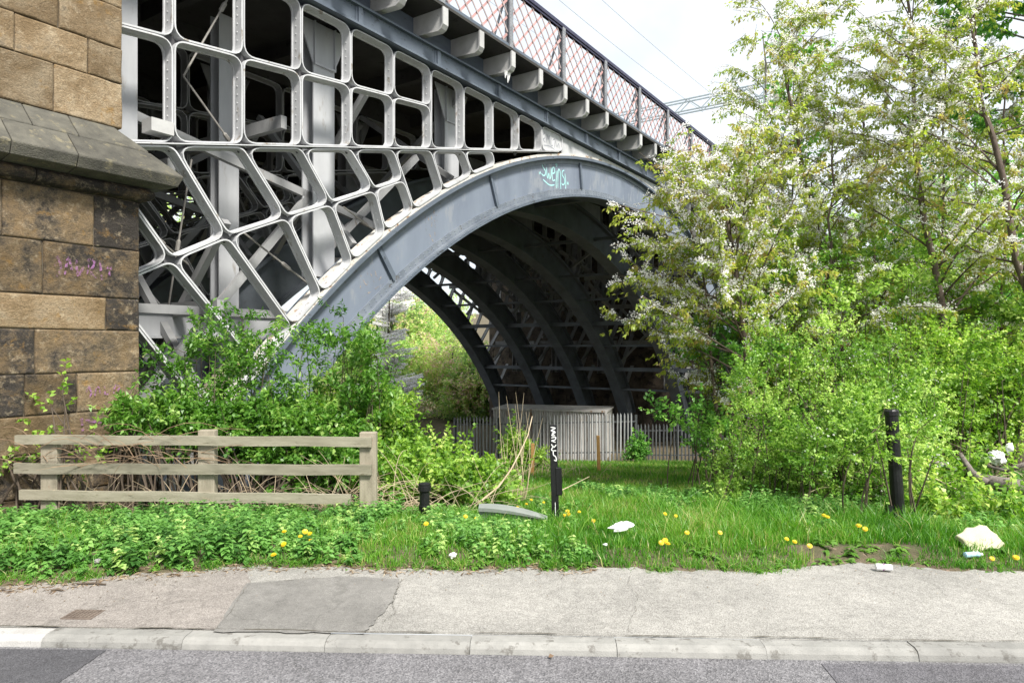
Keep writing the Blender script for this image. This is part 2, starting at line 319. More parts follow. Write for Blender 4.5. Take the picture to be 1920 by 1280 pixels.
# ------------------------------------------------------------------ the ground
YB0 = 5.02                                    # back edge of the footway
def wob(x, y): return .5 * math.sin(1.7 * x + .6 * y) + .3 * math.sin(3.9 * x - 2.1 * y + 1) + .2 * math.sin(7.3 * x + 5.1 * y + 2)
def yback(X): return 5.0 - .03 * X + (-.2 * max(0, -X - 1.7) ** 1.2 if X < -1.7 else 0) + .03 * math.sin(2.3 * X) + .022 * math.sin(9.1 * X + 1) + .016 * math.sin(23 * X) + .012 * math.sin(41 * X + 2) + (.22 * math.exp(-((X - 2.55) / .55) ** 2))
def sst(a_, b_, x):
    t = min(1, max(0, (x - a_) / (b_ - a_))); return t * t * (3 - 2 * t)
def gz(X, Y):
    yb = yback(X); t = Y - yb
    if t < 0: return .098 + max(t * .35, -.1) + .008 * wob(4 * X, 4 * Y)
    z = .098 + .05 * sst(0, .3, t)
    z -= .14 * max(0, min(Y, 31) - 5.35)
    z += sst(.25 * Y + .8, .25 * Y + 3.2, X) * min(.13 * max(0, Y - 7.6), 1.6)
    z += .045 * wob(X, Y) * sst(0, 1, t)
    if Y > 70: z += (Y - 70) * .06
    return z
def gza(P): return np.array([gz(x, y) for x, y in P])

xs = np.unique(np.concatenate([np.linspace(-300, -20, 12), np.linspace(-20, -6, 15), np.linspace(-6, 7, 261), np.linspace(7, 25, 28), np.linspace(25, 300, 12)]))
ys = np.unique(np.concatenate([np.linspace(4.1, 6.2, 43), np.linspace(6.2, 12, 40), np.linspace(12, 40, 50), np.linspace(40, 110, 20), np.linspace(110, 900, 10)]))
V = [(x, y, gz(x, y)) for y in ys for x in xs]; nx = len(xs)
F = [(j*nx+i, j*nx+i+1, (j+1)*nx+i+1, (j+1)*nx+i) for j in range(len(ys)-1) for i in range(nx-1)]
g = MB(); g.v, g.f = V, F
tag(g.build('ground', MT['soil'], smooth=True), kind='structure')

# road, kerb and footway run at a slight angle across the view
RT = R(-2.08)
def rs(x, y): return (x * math.cos(RT) - y * math.sin(RT), x * math.sin(RT) + y * math.cos(RT) + 3.78)
def sheet(name, pts, z, m, kind='structure', parent=None):
    mb = MB(); zz = z if callable(z) else (lambda x, y: z)
    mb.add([(x, y, zz(x, y)) for x, y in pts], [tuple(range(len(pts)))]); return tag(mb.build(name, m, parent), kind=kind)
sheet('road', [rs(-300, 0), rs(-300, -9), rs(300, -9), rs(300, 0)], 0, MT['road'])
sheet('far_footway', [rs(-300, -9), rs(-300, -40), rs(300, -40), rs(300, -9)], -.004, MT['path'])
zp = lambda x, y: .056 + .034 * sst(3.9, 5.0, y)
fw = MB(); px_ = [-300, -40, -12, -8] + [-6 + .25 * i for i in range(49)] + [8, 12, 40, 300]
for k in range(6):
    for x in px_:
        q1 = yback(max(-7, min(7, x))) + .12 - 3.78 + .0363 * x
        q = .128 + (q1 - .128) * k / 5
        X, Y = rs(x, q); fw.v.append((X, Y, .056 + .034 * sst(.13, 1.2, q)))
n_ = len(px_)
fw.f = [(j*n_+i, j*n_+i+1, (j+1)*n_+i+1, (j+1)*n_+i) for j in range(5) for i in range(n_-1)]
tag(fw.build('footway', MT['path'], smooth=True), kind='structure')
def zfoot(X, Y):
    q = (X) * math.sin(-RT) + (Y - 3.78) * math.cos(RT); return .056 + .034 * sst(.13, 1.2, q)
def gp(px, py, z):                     # where the sight line meets a level surface
    Y = (CAM_H - z) * 1280 / (py - 652); return ((px - 960) / 1280 * Y, Y)
def jag(pts, amp, n=7):
    o = []
    for i, p in enumerate(pts):
        q = pts[(i + 1) % len(pts)]
        for k in range(n):
            t = k / n; o.append((p[0] + (q[0]-p[0]) * t + random.uniform(-amp, amp) * (k > 0), p[1] + (q[1]-p[1]) * t + random.uniform(-amp, amp) * (k > 0)))
    return o
pk = [gp(0, 1088, .075), gp(460, 1072, .075), gp(470, 1092, .075), gp(405, 1180, .06), gp(-160, 1168, .06), gp(-300, 1110, .07)]
patch1 = sheet('buff_tarmac_strip', jag(pk, .006), lambda x, y: zfoot(x, y) + .004, MT['path_pink'])
pk = [gp(462, 1094, .085), gp(640, 1082, .085), gp(750, 1086, .085), gp(742, 1120, .08), gp(705, 1160, .07), gp(682, 1188, .06), gp(400, 1184, .06)]
patch2 = sheet('tarmac_patch', jag(pk, .013, 12), lambda x, y: zfoot(x, y) + .008, MT['path_patch'])
pk = [gp(-300, 1214, 0), gp(200, 1219, 0), gp(95, 1290, 0), gp(60, 1330, 0), gp(-300, 1330, 0)]
sheet('dark_tarmac_patch', jag(pk, .004), .004, MT['road_dark'])
pk = [gp(1540, 1244, 0), gp(2200, 1252, 0), gp(2200, 1330, 0), gp(1610, 1330, 0)]
sheet('dark_tarmac_strip', jag(pk, .004), .004, MT['road_mid'])

kerb = tag(empty('kerb', (0, 3.78, 0), RT), kind='structure')
prof = [(0, -.1), (.13, -.1), (.13, .056), (.045, .056), (.018, .047), (.006, .03), (0, .004)]
kx = [-9.2]
while kx[-1] < 9: kx.append(kx[-1] + .815)
for i, x in enumerate(kx):
    dz = random.uniform(-.003, .004); dy = random.uniform(-.004, .004)
    mb = MB().prism([(y + dy, z + dz) for y, z in prof], x + .0015, x + .8135, axis='x')
    mb.build('kerb_stone', MT['kerb_white'] if x + .8 < -1.9 else MT['kerb'], kerb)
    if -3.5 < x < 3.5 and i % 3 == 0: pass

jb = MB(); V_ = []
for i in range(520):
    x = -6.5 + i * .025; w_ = max(.0006, .0035 + .004 * wob(5 * x, 1) + random.uniform(-.0015, .0015)); q = .134 + .012 * wob(2.3 * x, 3) + random.uniform(-.002, .002)
    for sgn in (-1, 1): X, Y = rs(x, q + sgn * w_); V_.append((X, Y, zfoot(X, Y) + .010))
jb.add(V_, [(2*i, 2*i+1, 2*i+3, 2*i+2) for i in range(519)])
tag(jb.build('kerb_joint', MT['joint']), kind='structure')
def crack(pts, w_):
    P = [gp(px, py, zfoot(*gp(px, py, .07))) for px, py in pts]; Q = []
    for a_, b_ in zip(P[:-1], P[1:]):
        for k in range(8):
            t = k / 8; Q.append((a_[0] + (b_[0]-a_[0]) * t + random.uniform(-.008, .008), a_[1] + (b_[1]-a_[1]) * t + random.uniform(-.006, .006)))
    mb = MB(); V_ = []
    for i, (x, y) in enumerate(Q):
        d = (Q[min(i+1, len(Q)-1)][0] - Q[max(i-1, 0)][0], Q[min(i+1, len(Q)-1)][1] - Q[max(i-1, 0)][1]); L_ = math.hypot(*d) or 1; ww = w_ * random.uniform(.12, .6)
        for sg in (-1, 1): X, Y = x - sg * d[1] / L_ * ww, y + sg * d[0] / L_ * ww; V_.append((X, Y, zfoot(X, Y) + .0125))
    mb.add(V_, [(2*i, 2*i+1, 2*i+3, 2*i+2) for i in range(len(Q)-1)]); tag(mb.build('footway_crack', MT['joint']), kind='structure')
for pts, w_ in (([(1186, 1072), (1178, 1095), (1196, 1118), (1190, 1150), (1178, 1176), (1180, 1192)], .0022), ([(752, 1088), (742, 1115), (735, 1135), (744, 1150), (712, 1172)], .003), ([(470, 1092), (450, 1120), (425, 1160), (404, 1182)], .0022),
                ([(530, 1090), (600, 1086), (640, 1078)], .003), ([(1440, 1190), (1500, 1178), (1580, 1180)], .0018), ([(235, 1080), (300, 1120), (290, 1150)], .0014), ([(1186, 1110), (1300, 1096), (1390, 1100)], .0012)):
    crack(pts, w_)
# ------------------------------------------------------------------ the iron bridge  (local x = along the bridge, y = away from the photograph's side, z = up)
TH = math.atan2(860, 1280); PHI = math.pi / 2 - TH
SB, CB = math.sin(TH), math.cos(TH)
def BW(s, d, z=0): return Vector((s * SB - d * CB, s * CB + d * SB, z))
bridge = tag(empty('iron_arch_bridge', (0, 0, 0), PHI), 'grey iron arch bridge with pale lattice spandrels and pink latticed parapet', 'bridge')
S0 = 20.5
AI = (S0, -11.32, 17.67); AE = (S0, -10.9, 18.36)
RIBS = [9.5, 12.75, 16.1, 18.6, 21.5, 24.8]
def arc(c, s): return c[1] + math.sqrt(max(0, c[2] ** 2 - (s - c[0]) ** 2))
def arcpts(c, n, zmin=-4.2):
    a0 = math.acos(min(1, (zmin - c[1]) / c[2]))
    return [(c[0] + c[2] * math.sin(t), c[1] + c[2] * math.cos(t)) for t in np.linspace(-a0, a0, n)]
NA = 81
ei, ee = arcpts(AI, NA), arcpts(AE, NA)
def strip(d0, d1, r0, r1):             # curved plate between radial offsets of the intrados/extrados
    mb = MB(); n = len(r0)
    v = [(p[0], d, p[1]) for d in (d0, d1) for p in r0] + [(p[0], d, p[1]) for d in (d0, d1) for p in r1]
    f = []
    for i in range(n - 1):
        A, B, C_, D_ = i, n + i, 2 * n + i, 3 * n + i
        f += [(A, A+1, C_+1, C_), (B, D_, D_+1, B+1), (A, B, B+1, A+1), (C_, C_+1, D_+1, D_)]
    f += [(0, 2*n, 3*n, n), (n-1, 2*n-1, 4*n-1, 3*n-1)]
    return mb.add(v, f)
def off(c, pts, r): return [(c[0] + (p[0]-c[0]) * (c[2]+r) / c[2], c[1] + (p[1]-c[1]) * (c[2]+r) / c[2]) for p in pts]
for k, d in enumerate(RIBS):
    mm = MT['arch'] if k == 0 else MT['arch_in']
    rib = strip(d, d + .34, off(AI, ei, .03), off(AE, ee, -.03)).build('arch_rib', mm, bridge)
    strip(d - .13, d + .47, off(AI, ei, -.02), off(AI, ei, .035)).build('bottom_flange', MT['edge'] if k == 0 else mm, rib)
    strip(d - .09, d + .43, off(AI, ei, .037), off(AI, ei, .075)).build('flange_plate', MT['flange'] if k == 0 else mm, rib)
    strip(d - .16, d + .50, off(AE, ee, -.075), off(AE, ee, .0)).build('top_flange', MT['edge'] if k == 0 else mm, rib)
    if k == 0:
        tag(rib, 'blue grey front rib of the arch with a pale graffiti tag')
        for s_ in (6.9, 9.9, 13.45, 17.75, 23.25, 27.55, 31.1):
            p = (s_, arc(AI, s_) + .22); dx, dz = s_ - S0, p[1] - AI[1]; ln = math.hypot(dx, dz); ux, uz = dx / ln, dz / ln
            top_ = .74
            st = MB().bar((p[0], d - .035, p[1]), (p[0] + ux * top_, d - .035, p[1] + uz * top_), .07, .06, up=(0, 1, 0))
            st.bar((p[0] + .05, d - .012, p[1]), (p[0] + .05 + ux * top_, d - .012, p[1] + uz * top_), .16, .02, up=(0, 1, 0))
            st.build('web_stiffener', MT['edge'], rib)
        strip(d - .028, d - .002, off(AI, ei, .076), off(AI, ei, .215)).build('flange_angle', MT['flange'], rib)
        strip(d - .022, d - .002, off(AE, ee, -.19), off(AE, ee, -.076)).build('flange_angle', MT['flange'], rib)
        rv = MB()                                     # rivet rows along the lower flange
        for row in (.12, .18):
            for p in off(AI, arcpts(AI, 240), row):
                if p[0] < 30: rv.add([(p[0]-.015, d-.028, p[1]-.015), (p[0]+.015, d-.028, p[1]-.015), (p[0]+.015, d-.028, p[1]+.015), (p[0]-.015, d-.028, p[1]+.015), (p[0], d-.046, p[1])], [(0,1,4),(1,2,4),(2,3,4),(3,0,4)])
        for p in off(AI, arcpts(AI, 240), .035):
            if p[0] < 30: rv.add([(p[0]-.014, d-.13, p[1]-.014), (p[0]+.014, d-.13, p[1]-.014), (p[0]+.014, d-.13, p[1]+.014), (p[0]-.014, d-.13, p[1]+.014), (p[0], d-.15, p[1])], [(0,1,4),(1,2,4),(2,3,4),(3,0,4)])
        tag(rv.build('rivets', MT['arch'], rib), kind='stuff')
        strip(d - .12, d + .3, off(AE, ee, .004), off(AE, ee, .07)).build('spandrel_foot', MT['rust'], rib)

# spandrel lattice: cells as rounded cast frames
SN = lambda n: 5.35 + 1.11 * n
ZT = 7.56
zc = lambda s: 4.60 + .228 * (s - 5.35)
zm = lambda s: 6.08 + .121 * (s - 5.35)
E_ = {-3: (5.35, -.35), -2: (6.05, .5), -1: (6.78, 1.36), 0: (7.41, 2.16), 1: (8.02, 2.81), 2: (8.74, 3.46), 3: (9.57, 4.05), 4: (10.39, 4.63), 5: (11.32, 5.17), 6: (12.35, 5.72), 7: (13.23, 6.12)}
for k_ in E_: E_[k_] = (E_[k_][0], arc(AE, E_[k_][0]) + .07)
Mn = {-3: (3.45, 2.0), -2: (4.45, 2.5), -1: (5.33, 2.95), 0: (6.21, 3.4), 1: (7.28, 3.86), 2: (8.23, 4.25), 3: (9.29, 4.7), 4: (10.08, 5.05)}
cells = []
for n in range(-3, 9):
    s0_, s1_ = SN(n), SN(n + 1)
    if n <= 4:
        cells.append([(s0_, zm(s0_)), (s1_, zm(s1_)), (s1_, ZT), (s0_, ZT)])
        cells.append([(s0_, zc(s0_)), (s1_, zc(s1_)), (s1_, zm(s1_)), (s0_, zm(s0_))])
    else: cells.append([(s0_, zc(s0_)), (s1_, zc(s1_)), (s1_, ZT), (s0_, ZT)])
for n in range(-3, 7):
    a0, a1 = (SN(n), zc(SN(n)) - .03), (SN(n + 1), zc(SN(n + 1)) - .03)
    if n <= 3:
        cells.append([Mn[n], Mn[n+1], a1, a0]); cells.append([E_[n], E_[n+1], Mn[n+1], Mn[n]])
    else: cells.append([E_[n] , E_[n+1], a1, a0])
def rounded(poly, r, seg=5, inset=0):
    P = [Vector((p[0], p[1])) for p in poly]; n = len(P); out_ = []
    area = sum(P[i].x * P[(i+1) % n].y - P[(i+1) % n].x * P[i].y for i in range(n))
    if area < 0: P = P[::-1]
    if inset:
        Q = []
        for i in range(n):
            a_, b_, c_ = P[i-1], P[i], P[(i+1) % n]; d1 = (b_-a_).normalized(); d2 = (c_-b_).normalized()
            n1 = Vector((-d1.y, d1.x)); n2 = Vector((-d2.y, d2.x)); k = 1 + n1.dot(n2)
            Q.append(b_ + (n1 + n2) * (inset / max(k, .25)))
        P = Q
    for i in range(n):
        a_, b_, c_ = P[i-1], P[i], P[(i+1) % n]; u = (a_-b_); v = (c_-b_)
        ang = u.angle(v); t = min(r / math.tan(ang / 2), .45 * u.length, .45 * v.length)
        p0, p1 = b_ + u.normalized() * t, b_ + v.normalized() * t
        for j in range(seg + 1):
            q = j / seg; out_.append(p0 * (1-q)**2 + b_ * 2*q*(1-q) + p1 * q*q)
    return out_
def frame_mesh(mb, poly, d0, d1, th=.025, r=.21, rivets=False, mirror=False, seg=5):
    if mirror: poly = [(2 * S0 - p[0], p[1]) for p in poly]
    o = rounded(poly, r, seg, .006); i_ = rounded(poly, r * .78, seg, .006 + th); lip = rounded(poly, r * .78, seg, .006 + th + .016); n = len(o)
    dm = d0 + .07
    v = [(p.x, d0, p.y) for p in o] + [(p.x, d0, p.y) for p in i_] + [(p.x, d1, p.y) for p in o] + [(p.x, d1, p.y) for p in i_]
    f = []
    for k in range(n):
        q = (k + 1) % n
        f += [(k, q, n+q, n+k), (2*n+k, 3*n+k, 3*n+q, 2*n+q), (k, 2*n+k, 2*n+q, q), (n+k, n+q, 3*n+q, 3*n+k)]
    mb.add(v, f)
    # stiffening lip round the back of the opening
    v = [(p.x, d1 - .03, p.y) for p in i_] + [(p.x, d1 - .03, p.y) for p in lip] + [(p.x, d1 - .002, p.y) for p in i_] + [(p.x, d1 - .002, p.y) for p in lip]
    mb.add(v, f)
    if rivets:
        P = [Vector(p) for p in poly]
        xs_ = sorted(P, key=lambda p: p.x); rr = xs_[2:]; rr.sort(key=lambda p: p.y); lo, hi = rr
        L = (hi - lo).length; k = int(L / .13); dv = (hi - lo) / L; nr = Vector((-dv.y, dv.x))
        for j in range(2, k - 1):
            c = lo + dv * (j * .13) + nr * (.008 + th); dd = (d0 + d1) / 2
            a_ = dv * .014
            mb.add([(c.x - a_.x, dd - .014, c.y - a_.y), (c.x + a_.x, dd - .014, c.y + a_.y), (c.x + a_.x, dd + .014, c.y + a_.y), (c.x - a_.x, dd + .014, c.y - a_.y), (c.x + nr.x * .012, dd, c.y + nr.y * .012)], [(0,1,4),(1,2,4),(2,3,4),(3,0,4)])
    return mb
D0, D1 = 9.36, 9.57
for mir in (False, True):
    for cpoly in cells:
        frame_mesh(MB(), cpoly, D0, D1, rivets=not mir, mirror=mir).build('spandrel_frame', MT['lattice'], bridge)
sx = lambda s, mir: 2 * S0 - s if mir else s
for mir in (False, True):
    # diamond web plates behind the junctions of four frames
    for n in range(-2, 10):
        nodes_ = [(SN(n), zc(SN(n)) - .015)]
        if n <= 5: nodes_.append((SN(n), zm(SN(n))))
        if n <= 4 and n in Mn: nodes_.append(Mn[n])
        for q in nodes_:
            MB().prism([(sx(q[0] + a_, mir), q[1] + b_) for a_, b_ in ((.1, 0), (0, .1), (-.1, 0), (0, -.1))], D0 + .10, D0 + .13).build('web_plate', MT['gap'], bridge)
    # long plate along the chord between upper and lower rows
    a_, b_ = SN(-3), 16.2
    MB().bar((sx(a_, mir), (D0 + D1) / 2 - .01, zc(a_) - .015), (sx(b_, mir), (D0 + D1) / 2 - .01, zc(b_) - .015), .25, .016, up=(0,0,1)).build('chord_plate', MT['lattice'], bridge)
    # closed panels near the crown
    s0_, s1_ = SN(9), SN(10)
    pn = frame_mesh(MB(), [(s0_, zc(s0_)), (s1_, zc(s1_)), (s1_, ZT), (s0_, ZT)], D0, D1, mirror=mir)
    pn.prism([(sx(s, mir), z) for s, z in ((s0_ + .03, zc(s0_) + .03), (s1_ - .03, zc(s1_) + .03), (s1_ - .03, ZT - .03), (s0_ + .03, ZT - .03))], D0 + .04, D0 + .07)
    pn.build('closed_panel', MT['lattice'], bridge)
crown = [(SN(10) + .02, ZT - .01), (SN(10) + .02, arc(AE, SN(10)) + .03)] + [(s, arc(AE, s) + .012) for s in np.linspace(SN(10) + .1, 2*S0 - SN(10) - .1, 25)] + [(2*S0 - SN(10) - .02, arc(AE, SN(10)) + .03), (2*S0 - SN(10) - .02, ZT - .01)]
MB().prism(crown, D0 + .03, D0 + .07).build('crown_plate', MT['lattice'], bridge)

# inner ribs carry the same lattice, seen through the openings
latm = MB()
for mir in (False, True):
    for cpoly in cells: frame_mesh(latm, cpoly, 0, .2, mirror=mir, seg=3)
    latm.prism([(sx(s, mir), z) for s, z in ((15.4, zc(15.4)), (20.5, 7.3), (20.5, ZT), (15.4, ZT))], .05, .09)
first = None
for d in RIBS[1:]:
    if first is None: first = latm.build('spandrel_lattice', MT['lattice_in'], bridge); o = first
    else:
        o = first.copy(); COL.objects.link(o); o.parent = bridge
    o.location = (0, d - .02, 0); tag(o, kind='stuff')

# deck, edge beams, brackets
DK0, DK1 = -14, 62
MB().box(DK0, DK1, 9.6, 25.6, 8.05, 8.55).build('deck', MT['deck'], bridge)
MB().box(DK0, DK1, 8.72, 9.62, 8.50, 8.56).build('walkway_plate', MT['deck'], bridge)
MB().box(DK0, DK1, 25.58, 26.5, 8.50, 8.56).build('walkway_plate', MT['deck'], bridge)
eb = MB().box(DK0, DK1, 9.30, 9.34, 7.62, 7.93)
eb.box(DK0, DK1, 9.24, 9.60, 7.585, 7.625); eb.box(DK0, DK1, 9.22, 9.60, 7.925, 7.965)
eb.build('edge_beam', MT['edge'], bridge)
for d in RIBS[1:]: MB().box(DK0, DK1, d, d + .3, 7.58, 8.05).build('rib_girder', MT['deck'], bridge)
ub = MB().box(DK0, DK1, 9.54, 9.59, 7.97, 8.495); ub.box(DK0, DK1, 9.42, 9.6, 7.968, 8.0)
ub.build('upper_edge_beam', MT['edge'], bridge)
rvm = MB()
for i in range(150):
    s_ = 4 + i * .16
    for zz in (7.66, 7.89):
        rvm.add([(s_-.013, 9.30, zz-.013), (s_+.013, 9.30, zz-.013), (s_+.013, 9.30, zz+.013), (s_-.013, 9.30, zz+.013), (s_, 9.284, zz)], [(0,1,4),(1,2,4),(2,3,4),(3,0,4)])
tag(rvm.build('rivets', MT['edge'], bridge), kind='stuff')
for i in range(0, 15):
    s_ = 6.6 + 2.22 * i
    MB().box(s_ - .05, s_ + .05, 9.255, 9.30, 7.627, 7.923).box(s_ - .1, s_ + .1, 9.288, 9.30, 7.63, 7.92).build('splice_plate', MT['edge'], bridge)
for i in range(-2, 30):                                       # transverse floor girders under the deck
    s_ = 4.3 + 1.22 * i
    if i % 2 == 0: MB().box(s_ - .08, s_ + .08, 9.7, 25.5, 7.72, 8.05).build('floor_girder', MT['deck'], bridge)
bp_ = [(8.74, 8.16), (8.78, 8.10), (8.86, 8.07), (9.54, 8.11), (9.54, 8.495), (8.74, 8.495)]
first = None
for i in range(-1, 28):
    s_ = 5.70 + 1.22 * i
    if first is None:
        mb = MB().prism(bp_, -.03, .03, axis='x')
        lipp = [(9.54, 8.075), (8.85, 8.035), (8.765, 8.07), (8.71, 8.15), (8.71, 8.498), (8.745, 8.498), (8.745, 8.17), (8.79, 8.10), (8.86, 8.072), (9.54, 8.112)]
        mb.prism(lipp, -.07, .09, axis='x')
        first = o = mb.build('bracket', MT['bracket'], bridge)
        mb2 = MB().box(-.07, .07, 9.45, 9.54, 8.0, 8.07).build('bracket_seat', MT['edge'], o)
    else: o = copy_tree(first, bridge)
    o.location = (s_, 0, 0)

# parapet: posts, handrail, lattice panels of crossed flat bars
PD = 8.78
MB().box(DK0, DK1, PD - .07, PD + .07, 9.96, 10.05).box(DK0, DK1, PD - .045, PD + .045, 9.90, 9.96).build('handrail', MT['rail'], bridge)
MB().box(DK0, DK1, PD - .05, PD + .05, 8.565, 8.63).build('parapet_foot', MT['edge'], bridge)
first = None; pw = 2.44
bar_me = {}
zlo, zhi = 8.62, 9.92
for i in range(-6, 20):
    s_ = 12.95 + pw * i
    if first is None:
        mb = MB().box(-.07, .07, PD - .07, PD - .045, 8.56, 9.96).box(-.07, .07, PD + .05, PD + .075, 8.56, 9.96).box(-.012, .012, PD - .045, PD + .05, 8.56, 9.96)
        for j in range(18):
            for sg in (-.045, .045):
                z_ = 8.65 + j * .072
                mb.add([(sg-.01, PD-.07, z_-.01), (sg+.01, PD-.07, z_-.01), (sg+.01, PD-.07, z_+.01), (sg-.01, PD-.07, z_+.01), (sg, PD-.082, z_)], [(0,1,4),(1,2,4),(2,3,4),(3,0,4)])
        first = o = mb.build('parapet_post', MT['post'], bridge)
        mb = MB().bar((0, PD + .1, 9.8), (0, PD + .55, 8.6), .03, .05); mb.build('back_stay', MT['post'], o)
    else: o = copy_tree(first, bridge)
    o.location = (s_, 0, 0)
    x0, x1 = .075, pw - .075
    fr = MB().box(x0, x1, PD - .02, PD + .02, zlo - .02, zlo + .02).box(x0, x1, PD - .02, PD + .02, zhi - .02, zhi + .02)
    for xc, sg in ((x0, 1), (x1, -1)):            # curved corner gussets
        pg = [(xc, zlo + .02)] + [(xc + sg * (.42 - .42 * math.sin(t)), zlo + .02 + .42 - .42 * math.cos(t)) for t in np.linspace(0, math.pi/2, 6)]
        fr.prism(pg, PD + .022, PD + .032)
    p = fr.build('parapet_panel', MT['post'], bridge); p.location = (s_, 0, 0)
    bars = []
    H_ = zhi - zlo; pit = .39
    for dr in (1, -1):
        k = -math.ceil(H_ / pit)
        while True:
            b0 = x0 + k * pit + .1
            if dr == 1: xa, za, xb, zb = b0, zlo, b0 + H_, zhi
            else: xa, za, xb, zb = b0 + H_, zlo, b0, zhi
            if min(xa, xb) > x1: break
            k += 1
            def clip(xa, za, xb, zb):
                t0, t1 = 0, 1
                for lo, hi, a_, b_ in ((x0, x1, xa, xb),):
                    d_ = b_ - a_; ta, tb = sorted(((lo - a_) / d_, (hi - a_) / d_)); t0, t1 = max(t0, ta), min(t1, tb)
                return None if t1 - t0 < .08 else (xa + (xb-xa)*t0, za + (zb-za)*t0, xa + (xb-xa)*t1, za + (zb-za)*t1)
            c = clip(xa, za, xb, zb)
            if c: bars.append((dr,) + c)
    vis = -2 <= i <= 8
    if vis:
        for dr, xa, za, xb, zb in bars:
            key = (dr, round(xa, 3), round(xb, 3))
            if key not in bar_me:
                o = MB().bar((xa, PD + dr * .009, za), (xb, PD + dr * .009, zb), .052 if dr == 1 else .04, .012, up=(0, 1, 0)).build('lattice_bar', MT['pink'] if dr == 1 else MT['pink2'], p)
                bar_me[key] = o.data
            else: o = obj('lattice_bar', bar_me[key], None, p)
    else:
        mb = MB()
        for dr, xa, za, xb, zb in bars: mb.bar((xa, PD + dr * .009, za), (xb, PD + dr * .009, zb), .05, .012, up=(0, 1, 0))
        tag(mb.build('lattice_bars', MT['pink'], p), kind='stuff')
fp = MB().box(DK0, DK1, 26.35, 26.45, 8.56, 9.9); fp.build('far_parapet', MT['post'], bridge)

# later steel: stanchions with flared heads, beams, braces and tie rods
def zbase(s): return max(arc(AE, s), -3.5)
for d_, ss in ((10.05, (4.95, 8.65, 12.45, 28.5, 32.3, 36)), (13.5, (4.6, 8.9, 12.6, 28.5, 32.3, 35.6)), (17.2, (5, 9, 31.5, 35)), (20.2, (5, 9, 31.5, 35)), (23, (5, 9, 31.5, 35))):
    for s_ in ss:
        z0 = zbase(s_) - .1 if d_ != 13.5 else max(zbase(s_) - .1, -3.5)
        mb = MB().box(s_ - .25, s_ + .25, d_, d_ + .03, z0, 7.72).box(s_ - .25, s_ + .25, d_ + .30, d_ + .33, z0, 7.72).box(s_ - .02, s_ + .02, d_ + .03, d_ + .30, z0, 7.72)
        if 5 < s_ < 16 or s_ > 26:
            for sg in (-1, 1):
                mb.prism([(s_ + sg * .25, 6.95), (s_ + sg * .25, 7.72), (s_ + sg * .60, 7.72)], d_ + .002, d_ + .028)
            mb.box(s_ - .25, s_ + .25, d_ - .05, d_, 6.92, 6.96)
            for sg in (-.24, .24): mb.box(s_ + sg - .012, s_ + sg + .012, d_ - .05, d_, 6.96, 7.72)
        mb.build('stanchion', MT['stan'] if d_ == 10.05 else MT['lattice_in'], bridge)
for s_, d_, z0 in ((7.44, 11.2, 2.32),):
    MB().box(s_ - .2, s_ + .2, d_, d_ + .03, z0, 7.72).box(s_ - .2, s_ + .2, d_ + .25, d_ + .28, z0, 7.72).box(s_ - .02, s_ + .02, d_ + .03, d_ + .25, z0, 7.72).build('stanchion', MT['stan'], bridge)
MB().box(4.6, 9.0, 11.15, 11.19, 1.9, 2.3).box(4.6, 9.0, 11.1, 11.5, 2.28, 2.318).box(4.6, 9.0, 11.1, 11.5, 1.86, 1.898).build('bearer_beam', MT['stan'], bridge)
gaps = list(zip(RIBS[:-1], RIBS[1:]))
def beam(p, q, w_, h_, name='brace', m='lattice_in'): return MB().bar(p, q, w_, h_).build(name, MT[m], bridge)
for gi, (da, db) in enumerate(gaps):
    a_, b_ = da + .36, db
    for s_ in (6.9, 8.6, 10.6, 13, 16, 20.5, 25, 28, 29.8, 31.4, 32.7, 33.9, 34.8):     # cross struts between the ribs
        z_ = arc(AI, s_) + .35
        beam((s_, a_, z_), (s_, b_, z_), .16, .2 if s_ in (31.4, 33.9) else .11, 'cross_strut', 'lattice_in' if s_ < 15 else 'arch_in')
    for s_ in (6.2, 9.2, 12.2, 28.8, 31.8, 34.6):                                      # raking braces
        zb_ = arc(AE, s_) + .1; zt_ = min(7.5, zb_ + 3.0)
        beam((s_, a_, zb_), (s_, b_, zt_), .12, .12, 'raking_brace')
        beam((s_ + .3, a_, zt_), (s_ + .3, b_, zb_), .12, .12, 'raking_brace')
    for s_, z_ in ((5.6, 4.4), (6.4, 2.35), (7.6, 5.6), (30.5, 5.2), (33.5, 3.9), (35, 2.0)):
        beam((s_, a_, z_), (s_, b_, z_), .12, .22, 'cross_beam')
for d_ in (10.4, 13.6, 17, 20):                                                       # longitudinal bracing
    for mir in (False, True):
        for p, q in ((((4.6, 3.2), (9.6, 6.6)),) if d_ > 11 else ()) + (((5.2, 5.2), (10.6, 4.2)), ((4.8, .2), (8.6, 4.6)), ((8.8, 3.4), (11.6, 6.0)), ((4.8, 2.3), (8.2, 2.3))):
            beam((sx(p[0], mir), d_, p[1]), (sx(q[0], mir), d_, q[1]), .10, .14, 'long_brace')
for p, q in (((5.72, 9.75, 5.75), (6.9, 9.9, 8.0)), ((5.72, 9.75, 5.75), (6.95, 9.75, 4.5)), ((4.7, 9.75, 3.7), (6.0, 10.1, 3.0)), ((6.75, 9.75, 3.55), (8.1, 9.75, 2.8)), ((6.6, 11, 4.9), (6.2, 11, 2.4)), ((8.9, 9.8, 4.35), (9.9, 9.9, 4.0))):
    mb = MB().tube([p, q], .016, 6); c = Vector(p).lerp(Vector(q), .6); dv = (Vector(q) - Vector(p)).normalized()
    mb.tube([c - dv * .11, c - dv * .08, c + dv * .08, c + dv * .11], [.018, .036, .036, .018], 6)
    mb.build('tie_rod', MT['rod'], bridge)
MB().box(5.0, 5.32, 9.30, 9.55, 4.68, 4.86).build('bearing_block', MT['bracket'], bridge)
